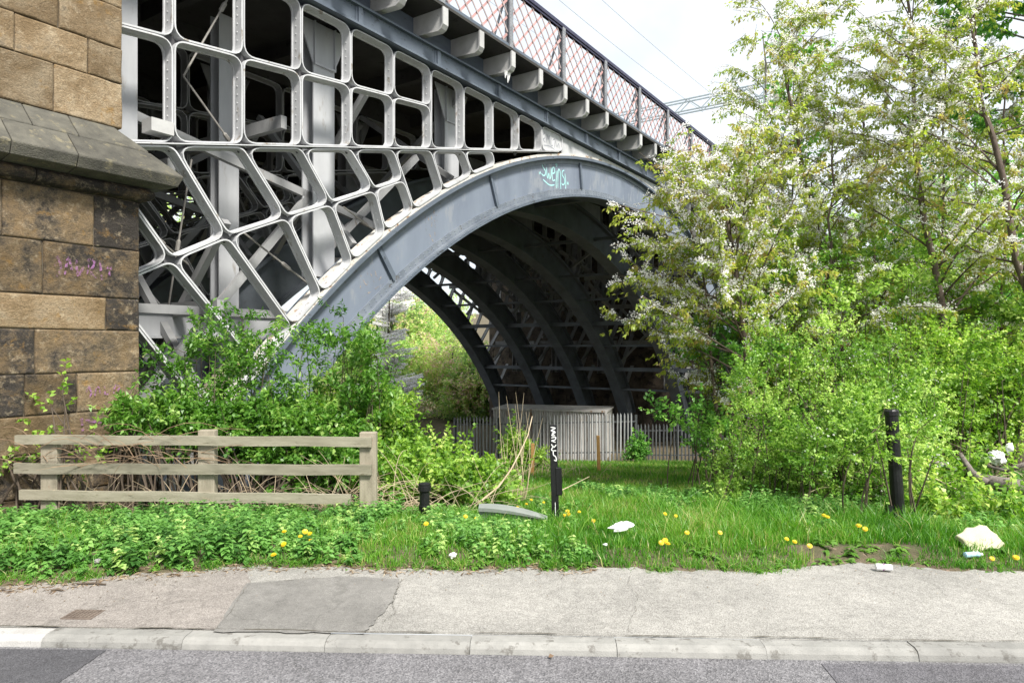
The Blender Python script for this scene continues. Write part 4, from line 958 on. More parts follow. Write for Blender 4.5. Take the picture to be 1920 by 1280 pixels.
# bottle and can
p = hit(1824, 1054); t = tag(empty('plastic_bottle', (p.x, p.y, p.z + .03), R(8)), 'crushed pale blue plastic bottle below the foam slab', 'bottle')
MB().tube([(-.07,0,0), (-.065,0,0), (.02,0,.004), (.05,0,0), (.062,0,0)], [.012, .022, .018, .02, .009], 10).build('body', MT['blue'], t); MB().tube([(.06,0,0), (.078,0,0)], .011, 8).build('cap', MT['white'], t)
p = gp(1657, 1068, .1); zz = gz(*p); t = tag(empty('drinks_can', (p[0], p[1], max(zz, .1) + .02), R(-12)), 'white drinks can lying on the edge of the footway', 'can')
MB().tube([(-.055,0,0), (-.05,0,0), (.05,0,0), (.055,0,0)], [.018, .024, .024, .018], 12).build('body', MT['white'], t); MB().tube([(.0551,0,0), (.057,0,0)], .016, 12).build('lid', MT['palis'], t); MB().tube([(-.01,0,0), (.012,0,0)], .0246, 12).build('printed_band', MT['paint_purple'], t)
# cover in the footway
X, Y = gp(156, 1150, .07); t = tag(empty('stopcock_cover', (X, Y, zfoot(X, Y) + .006), RT), 'small rusty gridded iron cover set in the footway', 'cover')
MB().box(-.095, .095, -.07, .07, -.02, .004).build('frame', MT['drain'], t)
for i in range(7):
    for j in range(5): MB().box(-.085 + i*.0245, -.085 + i*.0245 + .018, -.06 + j*.0245, -.06 + j*.0245 + .018, .004, .010).build('stud', MT['drain'], t)
# sticks and a brown leaf
for px, py, L_, lb in ((172, 1097, .2, 'short dark stick lying on the footway near the nettles'), (107, 1107, .08, 'tiny dark stick lying on the footway at the far left')):
    X, Y = gp(px, py, .08); z = zfoot(X, Y) + .012
    tag(MB().tube([(X - L_/2, Y, z), (X, Y + .008, z + .003), (X + L_/2, Y - .005, z)], [.006, .008, .005], 6).build('stick', MT['twig']), lb, 'stick')
X, Y = gp(1035, 1232, .01); lv = Leaves(); lv.add(np.array([[X - .02, Y, .012]]), np.array([[1, .3, .2]]), np.array([[0, -.4, 1.]]), .045, .03, np.array([.2]))
tag(lv.build('fallen_leaf', MT['debris']), 'single brown leaf lying at the foot of the kerb', 'leaf')
# bare log and branches at the right
t = tag(empty('fallen_log', tuple(PX(1900, 945, 8.1))), 'bare grey log with broken branches lying at the far right', 'log')
base = Vector(t.location)
def lt(*pp): return [tuple(PX(*q) - base) for q in pp]
MB().tube(lt((1825, 893, 8.5), (1865, 905, 8.2), (1915, 915, 8.0), (2010, 935, 7.7)), [.05, .085, .10, .11], 10).build('trunk', MT['log'], t, smooth=True)
MB().tube(lt((1800, 850, 8.6), (1822, 885, 8.4), (1850, 905, 8.2)), [.025, .04, .05], 8).build('branch', MT['log'], t, smooth=True)
MB().tube(lt((1845, 872, 8.5), (1885, 882, 8.3), (1930, 867, 8.1)), [.015, .025, .03], 7).build('branch', MT['log'], t, smooth=True)
MB().tube(lt((1738, 862, 8.4), (1760, 868, 8.4), (1790, 880, 8.5)), [.012, .03, .03], 7).build('branch', MT['log'], t, smooth=True)

# ------------------------------------------------------------------ trees
def tree(name, label, cat, trunk, rad, nprim, plen, leafm, L, W, per=5, blossom=0, group=None, start=.25, droop=.8, bark='bark', nsec=7, nodes=6, bias=(0,0,0), tint=(.5,.25), seclen=.75, bL=.034, flat=.3, taper=.85):
    t_ = tag(empty(name, tuple(trunk[0])), label, cat, group); base = np.array(trunk[0])
    tp = [np.array(p) - base for p in trunk]
    # resample trunk
    seg = [np.linalg.norm(tp[i+1] - tp[i]) for i in range(len(tp)-1)]; tot = sum(seg)
    def at(f):
        d_ = f * tot
        for i, s_ in enumerate(seg):
            if d_ <= s_ or i == len(seg) - 1: return tp[i] + (tp[i+1] - tp[i]) * min(1, d_ / s_)
            d_ -= s_
    fs = np.linspace(0, 1, 14)
    pts = [at(f) + (RNG.normal(0, .025, 3) if 0 < f else 0) for f in fs]
    MB().tube(pts, [rad * (1 - taper * f) + .006 for f in fs], 8).build('trunk', MT[bark], t_, smooth=True)
    br = MB(); p0, dd, ln = [], [], []
    for i in range(nprim):
        f = start + (1 - start) * (i + .5 * RNG.random()) / nprim; o_ = at(f)
        az = RNG.uniform(0, 2*np.pi); el = RNG.uniform(.05, .75) + flat * (f - .3)
        d_ = np.array([math.cos(az) * math.cos(el), math.sin(az) * math.cos(el), math.sin(el)]) + np.array(bias); d_ /= np.linalg.norm(d_)
        Lp = plen * RNG.uniform(.6, 1.1) * (1 - .62 * max(0, f - .3))
        q = o_ + d_ * Lp; bend = np.array([0, 0, RNG.uniform(-.02, .10) * Lp]) + RNG.normal(0, .05, 3) * Lp
        bp_ = bez(o_, q, bend, 7); r0 = rad * (1 - taper * f) * .26 + .0035
        br.tube(bp_, [r0 * (1 - .8 * k / 6) + .003 for k in range(7)], 5)
        for j in range(nsec):
            g_ = .22 + .78 * (j + RNG.random()) / nsec; k = min(5, int(g_ * 6)); c = bp_[k].lerp(bp_[k+1], g_ * 6 - k)
            sd_ = d_ * .7 + RNG.normal(0, .6, 3); sd_[2] = sd_[2] * .5 + .12; sd_ /= np.linalg.norm(sd_); sl_ = seclen * RNG.uniform(.5, 1.2) * (1 - .3 * g_)
            e1 = np.array(c) + sd_ * sl_
            br.tube([tuple(c), tuple((np.array(c) + e1) / 2 + np.array([0, 0, .04])), tuple(e1)], [.006, .005, .003], 4, cap=False)
            p0.append(np.array(c)); dd.append(sd_); ln.append(sl_ * 1.05)
        p0.append(np.array(bp_[3])); dd.append(np.array(bp_[6] - bp_[3])); ln.append((bp_[6] - bp_[3]).length * 1.05)
    br.build('branches', MT[bark], t_, smooth=True)
    p0, dd, ln = np.array(p0), np.array(dd), np.array(ln)
    tn = np.clip(RNG.normal(tint[0], tint[1], len(p0)), 0, 1)
    lv = Leaves(); spray(lv, p0, dd, ln, nodes, per, L, W, droop, .75, tint=tn, up=.2)
    lv.build('crown', MT[leafm], t_)
    if blossom:
        bl = Leaves(); k = RNG.random(len(p0)) < .78; q0, qd, ql = p0[k], nrm(dd[k]), ln[k]
        n_c = 21; tt = RNG.uniform(.0, .95, (len(q0), n_c)); C_ = (q0[:, None] + qd[:, None] * (ql[:, None] * tt)[..., None]).reshape(-1, 3)
        C_ = C_[RNG.random(len(C_)) < .8]
        C_ = np.repeat(C_, blossom, 0) + RNG.normal(0, .026, (len(C_) * blossom, 3))
        bl.add(C_, rdir(len(C_)), rdir(len(C_)), bL, bL * .95)
        bl.build('blossom', MT['blossom'], t_, mid=.5)
    return t_
def tp_(*pp):
    return [tuple(PX(*q)) for q in pp]
CG = 'white flowering cherry trees at the right'
def root(px, Y): q = on(px, Y); return tuple(q)
tree('cherry_tree', 'flowering cherry with slim brown trunk reaching toward the arch', 'tree', [root(1428, 11.5)] + tp_((1412, 760, 11.5), (1395, 620, 11.5), (1378, 480, 11.6), (1366, 420, 11.7), (1360, 330, 11.8)), .07, 40, 2.9, 'cherry', .088, .038, per=5, blossom=4, group=CG, start=.34, bias=(-.5, -.1, .12), nsec=8)
tree('cherry_tree', 'flowering cherry whose leaning trunk rises from behind the hawthorn', 'tree', [root(1610, 13)] + tp_((1585, 680, 13), (1548, 500, 13), (1505, 330, 13), (1480, 180, 13), (1462, 60, 13)), .08, 38, 2.4, 'cherry', .088, .038, per=5, blossom=4, group=CG, start=.2, bias=(-.1, -.2, 0), nsec=7)
tree('cherry_tree', 'tall flowering cherry with straight trunk behind the stout black post', 'tree', [root(1812, 12)] + tp_((1790, 700, 12), (1762, 540, 12), (1722, 330, 12), (1712, 120, 12), (1706, -80, 12)), .075, 42, 2.3, 'cherry', .088, .038, per=5, blossom=4, group=CG, start=.2, bias=(-.05, -.2, 0), nsec=7)
tree('cherry_tree', 'flowering cherry at the right edge with dark leaning trunk', 'tree', [root(1960, 11)] + tp_((1925, 560, 11), (1890, 380, 11), (1850, 200, 11), (1820, 40, 11), (1800, -120, 11)), .075, 38, 2.3, 'cherry', .088, .038, per=5, blossom=4, group=CG, start=.2, nsec=7)
tree('cherry_tree', 'slender flowering cherry standing between the two nearest cherries', 'tree', [root(1500, 16)] + tp_((1492, 560, 16), (1478, 420, 16), (1440, 240, 16), (1432, 60, 16)), .07, 32, 2.1, 'cherry', .088, .038, per=5, blossom=4, group=CG, start=.3, nsec=7, bark='bark_grey')
tree('sapling', 'green leaved sapling with upright tip rising beside the gantry', 'tree', [root(1478, 14)] + tp_((1484, 500, 14), (1488, 300, 14), (1492, 60, 14)), .035, 16, .9, 'maple', .085, .07, per=4, start=.3, droop=.3, nsec=5, bark='bark_grey', tint=(.7,.2))
SG = 'slim flowering saplings among the cherries'
for (xa, xb, yt, Y, lb) in ((1345, 1285, 400, 12.2, 'leafy flowering sapling leaning over the arch haunch'), (1395, 1370, 330, 12.6, 'upright flowering sapling before the far parapet'), (1665, 1615, 150, 13.5, 'slim flowering sapling left of the tall cherry'), (1760, 1775, 60, 14, 'slim flowering sapling right of the tall cherry'), (1555, 1560, 210, 12.4, 'slim flowering sapling above the hawthorn'), (1880, 1885, 120, 13, 'slim flowering sapling near the right edge'), (1455, 1400, 300, 13.2, 'short flowering sapling nearest the parapet')):
    tree('cherry_sapling', lb, 'tree', [root(xa, Y)] + tp_((xa - 5, 700, Y), ((xa + xb) / 2, 480, Y), (xb, yt, Y)), .038, 30, 1.5, 'cherry', .085, .036, per=5, blossom=3, group=SG, start=.2, nsec=6, nodes=5, seclen=.6, bias=(0, -.1, .15))
GR = 'leafy background trees at the right'
bgT = [((1722, 760), (1700, 560), (1690, 400), 17, 'grey trunked green tree behind the tall cherry'), ((1850, 700), (1840, 520), (1825, 330), 18, 'green tree with pale trunk near the right edge'),
       ((1640, 760), (1632, 600), (1640, 440), 19, 'thin green tree behind the leaning cherry'), ((1930, 660), (1925, 450), (1935, 220), 16, 'green tree cut by the right edge of the view'),
       ((1560, 720), (1570, 560), (1575, 420), 21, 'distant green tree between the cherry trunks'), ((1790, 700), (1785, 540), (1770, 400), 22, 'distant thin green tree right of centre among the trunks')]
for a1, a2, a3, Y, lb in bgT:
    tree('woodland_tree', lb, 'tree', [root(a1[0] + 12, Y)] + tp_((a1[0], a1[1], Y), (a2[0], a2[1], Y), (a3[0], a3[1], Y)), .10, 24, 2.3, 'maple' if Y < 18 else 'wood', .11, .085, per=4, group=GR, start=.22, droop=.35, nsec=7, nodes=6, bark='bark_grey')
tree('maple_tree', 'dense green maple filling the upper right corner', 'tree', [root(2030, 13)] + tp_((2010, 500, 13), (1980, 200, 13), (1930, -60, 13), (1900, -250, 13)), .14, 44, 3.0, 'maple', .12, .10, per=5, start=.42, droop=.35, nsec=9, nodes=7, bark='bark_grey', bias=(-.15, -.1, 0))

def wood_tree(name, label, c, r, n, L, leafm, group, trunk_h, tint=(.5,.28), lobes=9):
    """far tree: trunk, limbs and a lobed crown of leaf sprays"""
    X, Y, zc_ = c; g0 = gz(X, Y); t_ = tag(empty(name, (X, Y, g0)), label, 'tree', group)
    top = zc_ + r[2] * .6 - g0; mb = MB().tube([(0,0,-.2), (.1,0,top*.4), (-.1,.1,top*.75), (0,0,top)], [.16, .12, .07, .03], 7)
    mb.build('trunk', MT['bark_grey'], t_, smooth=True)
    lv = Leaves(); lb_ = MB()
    for k in range(lobes):
        q, d_ = ellip(1, (0, 0, zc_ - g0), np.array(r) * .68, .3); q = q[0]; f = RNG.uniform(.38, .6)
        lb_.tube(bez((0, 0, max(.5, q[2] - 1.2)), q, (0, 0, .1), 4), [.05, .04, .025, .012], 4, cap=False)
        bush(lv, q, np.array(r) * f, n // lobes // 10, L, L * .75, length=L * 4, nodes=5, per=2, droop=.3, shell=.25, tint=(np.clip(RNG.normal(*tint), 0, 1), .15))
    lb_.build('limbs', MT['bark_grey'], t_); lv.build('crown', MT[leafm], t_); return t_
WG = 'woodland trees beyond the arch'
wl = ['bushy spring green tree beyond the arch nearest the white blackthorn', 'tall yellow green tree beyond the arch', 'rounded green tree standing beyond the far foot of the arch', 'olive tinted tree seen highest through the arch', 'low green tree beyond the palisade fence',
      'green tree glimpsed through the far lattice', 'tree beyond the arch behind the elder bush', 'far green tree behind the container', 'distant tree seen past the left lattice', 'pale green tree at the back of the wood']
wp = [((-9.9, 50, .2), (3.4, 2.5, 3.9)), ((-8.9, 57, 2.4), (3.8, 3, 5.2)), ((-4.4, 51, -.4), (3.6, 2.6, 3.6)), ((-12.6, 60, 3.6), (4.2, 3, 5.6)), ((-2.2, 48, -1.4), (3.0, 2, 2.6)),
      ((1.5, 57, .2), (4.2, 3, 4.6)), ((-17, 52, 1), (4.5, 3, 5)), ((5.8, 59, .6), (4, 3, 4.4)), ((-27, 52, 8), (7, 3, 9)), ((-7.0, 66, 2.6), (5, 3, 6.0))]
for (c, r), lb in zip(wp, wl): wood_tree('woodland_tree', lb, c, r, 22000, .19, 'wood', WG, 3, tint=(.62, .25), lobes=13)
for i, (c, r, lb) in enumerate((((17, 26, 3.5), (3.5, 3, 5), 'background green tree beyond the cherries near the right edge'), ((22, 30, 4), (4, 3, 6), 'tall background green tree outside the cherries at far right'), ((12.5, 24, 1.2), (2.6, 2, 3.0), 'low background tree in front of the far pier'), ((19, 22, 1.0), (3, 2, 3), 'low green tree filling behind the log'))):
    wood_tree('woodland_tree', lb, c, r, 15000, .15, 'maple', GR, 3)
# white blackthorn
X, Y = -8.1, 44.5; g0 = gz(X, Y); t = tag(empty('blackthorn', (X, Y, g0)), 'white flowering blackthorn bush seen left under the arch', 'bush')
lv = Leaves(); bl = Leaves(); mb = MB()
for k in range(46):
    z = RNG.uniform(1.0, 9.2); xx = RNG.uniform(-1.5, 1.3) * (1.15 - z / 11); yy = RNG.uniform(-1, 1)
    d_ = np.array([[RNG.choice([-1, 1, 1]) * RNG.uniform(.4, 1), RNG.normal(0, .3), .15]]); P = np.array([[xx, yy, z]])
    mb.tube(bez((xx * .3, yy * .3, z * .7), (xx, yy, z), (0, 0, .1), 3), [.04, .03, .015], 4, cap=False)
    spray(bl, np.repeat(P, 9, 0) + RNG.normal(0, .2, (9, 3)), np.repeat(d_, 9, 0), np.full(9, 1.1), 9, 9, .10, .095, 0, 1)
    spray(lv, np.repeat(P, 2, 0) + RNG.normal(0, .25, (2, 3)), np.repeat(d_, 2, 0), np.full(2, .9), 6, 3, .11, .08, .2, 1)
mb.tube([(0,0,-.2), (.05,0,2), (0,.1,4)], [.12, .09, .05], 6); mb.build('stems', MT['twig'], t)['kind'] = 'stuff'; lv.build('leaves', MT['wood'], t); bl.build('blossom', MT['blossom'], t, mid=.5)

# ------------------------------------------------------------------ shrubs and undergrowth
def shrub(name, label, cat, base, blobs, leafm, L, W, n, stems=10, length=.3, nodes=7, per=3, droop=.25, bark='twig', group=None, shell=.3, tint=(.5,.28), blossom=0, srad=.014):
    t_ = tag(empty(name, tuple(base)), label, cat, group); b = np.array(base); lv = Leaves(); mb = MB(); tips = []
    sub = []
    for c, r in blobs:                       # break each mass into uneven leafy lumps
        for k in range(7):
            d_ = rdir(1)[0]; q = np.array(c) + d_ * np.array(r) * RNG.uniform(.25, .95); f_ = RNG.uniform(.28, .55)
            sub.append((tuple(q), tuple(np.array(r) * f_ * RNG.uniform(.8, 1.2, 3))))
    blobs = sub; vol = [(r[0]*r[1]*r[2]) ** .8 for c, r in blobs]
    for (c, r), v in zip(blobs, vol):
        k = int(n * v / sum(vol)); P = bush(lv, np.array(c) - b, np.array(r), k, L, W, length, nodes, per, droop, shell, tint=(float(np.clip(RNG.normal(tint[0], .2), 0, 1)), tint[1] * .7))
        tips += [tuple(q) for q in P[RNG.integers(0, max(1, len(P)), max(2, int(stems * v / sum(vol))))]] if len(P) else []
    ns = max(6, n // 16); ci = RNG.integers(0, len(blobs), ns); bc = np.array([blobs[k][0] for k in ci]) - b; brr = np.array([blobs[k][1] for k in ci])
    dv = rdir(ns, -.1, 1); sp = bc + dv * brr * .7; sdv = dv * .7 + np.array([0, 0, .6]) + RNG.normal(0, .25, (ns, 3))
    spray(lv, sp, sdv, length * RNG.uniform(1.5, 3.2, ns), nodes * 2, max(2, per - 1), L * 1.05, W, droop * .7, tint=np.clip(RNG.normal(tint[0] + .15, .25, ns), 0, 1))
    for k in range(0, ns, 2):
        e1 = sp[k] + nrm(sdv[k:k+1])[0] * length * 1.8; mb.tube([tuple(bc[k]), tuple(sp[k]), tuple(e1)], [srad * .5, srad * .4, srad * .15], 4, cap=False)
    for q in tips:
        o_ = Vector((RNG.normal(0, .25) + q[0] * .4, RNG.normal(0, .12) + q[1] * .4, -.05)); mb.tube(bez(o_, q, (RNG.normal(0, .06), RNG.normal(0, .06), .12), 6), [srad * (1 - .13 * k) for k in range(6)], 5, cap=False)
    mb.build('stems', MT[bark], t_)['kind'] = 'stuff'; lv.build('leaves', MT[leafm], t_)
    if blossom:
        bl = Leaves(); q = np.array(tips); q = np.repeat(q, blossom, 0) + RNG.normal(0, .05, (len(q) * blossom, 3)); bl.add(q, rdir(len(q)), rdir(len(q)), .03, .03); bl.build('blossom', MT['blossom'], t_, mid=.5)
    return t_
def thicket(name, label, cat, base, regions, leafm, L, W, per_clump=9, length=.28, nodes=6, per=3, droop=.25, tint=(.5,.25), rcl=(.12,.42), stem_every=2, srad=.012, bark='twig', group=None, blossom=0, seed=0):
    t_ = tag(empty(name, tuple(base)), label, cat, group); b = np.array(base); lv = Leaves(); bl = Leaves(); mb = MB()
    for (px0, px1, py0, py1, Y0, Y1, nc) in regions:
        for k in range(nc):
            px = RNG.uniform(px0, px1); Y = RNG.uniform(Y0, Y1); e_ = abs(2 * (px - px0) / (px1 - px0) - 1)
            top = py0 + (py1 - py0) * (.18 * e_ ** 3 + .30 * abs(math.sin(px * .031 + seed) * math.sin(px * .0117 + 2 * seed + Y)))
            py = RNG.uniform(top, py1); c = np.array(PX(px, py, Y)) - b; r_ = RNG.uniform(*rcl)
            nsp = max(3, int(per_clump * (r_ / .27) ** 2)); d_ = rdir(nsp, -.35, 1)
            P = c + d_ * r_ * RNG.uniform(.0, .7, (nsp, 1)); dv = d_ + np.array([0, 0, .45]) + RNG.normal(0, .35, (nsp, 3))
            spray(lv, P, dv, length * RNG.uniform(.6, 1.7, nsp), nodes, per, L * RNG.uniform(.85, 1.15), W, droop, tint=np.clip(RNG.normal(tint[0], tint[1]) + RNG.normal(0, .08, nsp), 0, 1))
            if k % stem_every == 0:
                g0 = Vector((c[0] + RNG.normal(0, .18), c[1] + RNG.normal(0, .1), gz(b[0] + c[0], b[1] + c[1]) - b[2] - .05)); mb.tube(bez(g0, tuple(c), (RNG.normal(0, .06), RNG.normal(0, .06), 0), 6), [srad * (1.1 - .16 * q) for q in range(6)], 5, cap=False)
                for q in range(0, nsp, 3): mb.tube([tuple(c), tuple(P[q] + nrm(dv[q:q+1])[0] * length)], [srad * .35, srad * .15], 4, cap=False)
            if blossom and RNG.random() < blossom:
                q = P[RNG.integers(0, nsp, 14)] + RNG.normal(0, .06, (14, 3)); bl.add(q, rdir(14), rdir(14), .03, .03)
    mb.build('stems', MT[bark], t_)['kind'] = 'stuff'; lv.build('leaves', MT[leafm], t_)
    if blossom and bl.P: bl.build('blossom', MT['blossom'], t_, mid=.5)
    return t_
def blob(px, py, Y, rx, rz, ry=None): c = PX(px, py, Y); return ((c.x, c.y, c.z), (rx * Y / 1280, ry if ry else rx * Y / 1280 * .6, rz * Y / 1280))
thicket('elder_bush', 'leafy green elder bush growing against the foot of the arch rib', 'bush', on(520, 9.1), [(290, 440, 600, 800, 8.7, 9.1, 34), (430, 560, 545, 800, 8.8, 9.4, 38), (540, 730, 590, 820, 9.0, 9.7, 46), (300, 700, 720, 850, 8.6, 9.2, 44)], 'elder', .085, .032, per_clump=7, length=.2, nodes=4, per=5, droop=.15, tint=(.5,.25), rcl=(.10,.30), seed=1)
shrub('bramble_thicket', 'yellow green bramble thicket between the fence and the path', 'bramble', on(780, 9.8), [blob(720, 840, 10, 110, 62, .9), blob(830, 892, 9.4, 70, 32, .6), blob(680, 790, 10.2, 90, 60, .7), blob(760, 900, 8.9, 130, 42, .6), blob(890, 905, 8.6, 75, 30, .5)], 'bramble', .062, .048, 2500, stems=110, length=.24, nodes=6, per=3, droop=.25, tint=(.42,.27))
shrub('bramble_thicket', 'shaded bramble thicket directly behind the timber fence', 'bramble', on(450, 8.3), [blob(560, 830, 8.5, 150, 60, .35), blob(420, 800, 8.5, 120, 50, .3), blob(600, 905, 8.3, 110, 45, .25), blob(330, 790, 8.45, 70, 45, .25)], 'elder', .065, .045, 1250, stems=60, length=.2, nodes=5, per=3)
shrub('bramble_shoot', 'thin bramble shoot with few leaves before the stone pier', 'bramble', on(130, 7.35), [blob(100, 760, 7.4, 22, 60, .1), blob(120, 850, 7.4, 70, 40, .1), blob(30, 860, 7.3, 30, 40, .08)], 'bramble', .06, .045, 45, stems=14, length=.16, nodes=4, per=2)
shrub('elder_shoot', 'small elder shoot at the pier corner above the fence', 'bush', on(270, 8.1), [blob(280, 790, 8.1, 60, 40, .2), blob(245, 770, 8.1, 40, 26, .15)], 'elder', .075, .03, 110, stems=14, length=.18, nodes=4, per=4)
shrub('young_bush', 'small leafy bush at the foot of the palisade fence', 'bush', on(1010, 20), [blob(1000, 850, 20, 45, 30, .5), blob(965, 850, 19, 35, 35, .5)], 'bramble', .08, .06, 300, stems=14, length=.3, nodes=5, per=3)
shrub('ivy_bush', 'dark little bush against the end of the palisade fence', 'bush', on(1195, 28.8), [blob(1196, 848, 28.8, 16, 26, .3)], 'maple', .10, .08, 140, stems=6, length=.3, nodes=5, per=3)
thicket('hawthorn_bush', 'large bright green hawthorn bush round the stout black post', 'bush', on(1560, 9.2), [(1380, 1760, 600, 900, 8.6, 10.6, 150), (1500, 1730, 740, 950, 8.0, 8.8, 70), (1590, 1660, 780, 880, 6.55, 6.95, 7), (1695, 1760, 790, 870, 6.8, 7.1, 5), (1340, 1500, 780, 950, 8.8, 10, 45)], 'hawthorn', .040, .031, per_clump=11, length=.24, nodes=8, per=3, droop=.2, tint=(.55,.25), rcl=(.12,.36), blossom=.12, seed=2)
thicket('hazel_bush', 'broad leaved hazel bush left of the hawthorn by the arch foot', 'bush', on(1390, 12.5), [(1310, 1480, 560, 880, 11.6, 13.2, 60), (1225, 1300, 755, 790, 11.8, 12.2, 2)], 'maple', .085, .06, per_clump=6, length=.34, nodes=6, per=3, tint=(.6,.25), rcl=(.15,.4), seed=3)
shrub('bramble_thicket', 'tangled bramble thicket around the bare log', 'bramble', on(1830, 9.6), [blob(1840, 800, 10.6, 120, 60, .6), blob(1780, 890, 9.2, 60, 40, .4), blob(1770, 965, 7.3, 70, 24, .3), blob(1890, 720, 11, 110, 80, .6), blob(1900, 985, 6.9, 60, 20, .25)], 'bramble', .06, .046, 2000, stems=70, length=.22, nodes=6, per=3, tint=(.4,.28))
thicket('leafy_thicket', 'green thicket between the cherry trunks', 'bush', on(1600, 12.8), [(1400, 1940, 400, 760, 11.5, 15.5, 210)], 'hawthorn', .075, .056, per_clump=8, length=.36, nodes=6, per=3, tint=(.55,.27), rcl=(.15,.5), seed=4, blossom=.3)
thicket('hawthorn_bush', 'smaller bright hawthorn right of the stout black post', 'bush', on(1820, 10.4), [(1710, 1940, 580, 860, 9.6, 11.2, 80)], 'bramble', .055, .042, per_clump=8, length=.28, nodes=6, per=3, tint=(.5,.27), rcl=(.14,.4), seed=5)

# ---- nettles and low weeds
def inpoly(n, box, ok):
    P = np.empty((0, 2))
    while len(P) < n:
        q = np.stack([RNG.uniform(box[0], box[1], n), RNG.uniform(box[2], box[3], n)], 1); q = q[[ok(x, y) for x, y in q]]
        P = np.concatenate([P, q])
        if len(q) == 0: break
    return P[:n]
def weeds(name, label, P, h, leafm, L, W, nodes=7, per=4, tint=(.5,.25)):
    z = gza(P); n = len(P); lv = Leaves(); hh = RNG.uniform(.45, 1.15, n) * h * np.array([.8 + .55 * wob(1.7 * x, 2.6 * y) for x, y in P])
    p0 = np.column_stack([P, z]); d = np.column_stack([RNG.normal(0, .22, (n, 2)), np.ones(n)])
    t_ = (np.arange(nodes) + .6) / nodes
    Q = p0[:, None] + d[:, None] * (hh[:, None] * t_)[..., None]; Q = np.repeat(Q.reshape(-1, 3), per, 0); m = len(Q)
    D = rdir(m, -.35, .25); D[:, 2] -= .1; Nn = RNG.normal(0, .25, (m, 3)); Nn[:, 2] += 1
    T = np.repeat(np.clip(RNG.normal(tint[0], tint[1], n), 0, 1), nodes * per) + np.tile(np.repeat(t_, per), n) * .15 - .1
    size = np.tile(np.repeat(1.15 - .5 * t_, per), n)
    lv.add(Q, D, Nn, L * size, W * size, T); return tag(lv.build(name, MT[leafm], fold=.12, mid=.38), label, 'weeds', kind='stuff')
inleft = lambda x, y: yback(x) + .02 + .05 * wob(3*x, 2*y) < y
weeds('nettle_bed', 'dark green nettle bed in front of the timber fence', inpoly(1500, (-4.9, -1.15, 4.6, 7.5), lambda x, y: inleft(x, y) and (x < -1.75 or wob(2*x, 3*y) > -.1)), .22, 'nettle', .068, .042)
weeds('low_weeds', 'mixed low weeds along the verge by the bollard', inpoly(900, (-1.8, .6, 5.05, 7.6), lambda x, y: inleft(x, y) and wob(2.5*x + 1, 2*y) > -.15), .15, 'nettle', .055, .036, nodes=5, tint=(.65,.25))
weeds('nettle_patch', 'nettle patch on the bank before the hawthorn', inpoly(700, (1.2, 4.6, 7.2, 10.5), lambda x, y: x > .12 * y + .9 and wob(1.6*x + 2, 1.5*y) > .0), .24, 'nettle', .06, .04)
weeds('nettle_patch', 'nettle patch at the right around the post foot', inpoly(800, (2.6, 6.2, 6.1, 9), lambda x, y: wob(1.8*x, 1.7*y + 1) > -.2 and (x - 3.8) ** 2 + (y - 6.45) ** 2 > .14), .22, 'nettle', .06, .04, tint=(.6,.25))
weeds('nettle_patch', 'nettles under the trees at the far right', inpoly(700, (6.0, 10.5, 6.5, 12.5), lambda x, y: wob(1.5*x, 1.4*y) > -.1), .26, 'nettle', .065, .042, tint=(.5,.27))
weeds('nettle_patch', 'small nettle clumps in the middle of the grass', inpoly(260, (.3, 2.2, 7.5, 12), lambda x, y: wob(2*x + 4, 1.3*y) > .25), .16, 'nettle', .06, .04)
weeds('verge_weeds', 'low rosettes of weeds scattered through the verge grass', inpoly(520, (-1.2, 5.2, 5.1, 8.5), lambda x, y: inleft(x, y) and wob(3.1*x + 5, 3.3*y) > .1), .07, 'dock', .085, .03, nodes=3, per=5, tint=(.45,.3))
# dock by the fence post
p = on(690, 7.3); t = tag(empty('dock_plant', tuple(p)), 'broad leaved dock plant at the right fence post', 'plant')
for k in range(13):
    az = k * 2.4; el = RNG.uniform(.5, 1.2); d_ = Vector((math.cos(az) * math.cos(el), math.sin(az) * math.cos(el), math.sin(el))); L_ = RNG.uniform(.2, .34); side = d_.cross(Vector((0,0,1))).normalized()
    mb = MB(); V_ = []; m = 6
    for i in range(m + 1):
        t1 = i / m; c = d_ * L_ * t1 - Vector((0,0,1)) * L_ * .35 * t1 ** 2; wd = .05 * math.sin(math.pi * (t1 * .92 + .06)) * (L_ / .28); up_ = side.cross(d_)
        V_ += [c - side * wd + up_ * .014, c, c + side * wd + up_ * .014]
    me = mb.add(V_, [(i*3+j, i*3+j+1, i*3+j+4, i*3+j+3) for i in range(m) for j in (0, 1)]).build('leaf', MT['dock'], t, smooth=True)
    at = me.data.attributes.new('tint', 'FLOAT', 'POINT'); at.data.foreach_set('value', np.full(len(me.data.vertices), RNG.random(), dtype=np.float32))

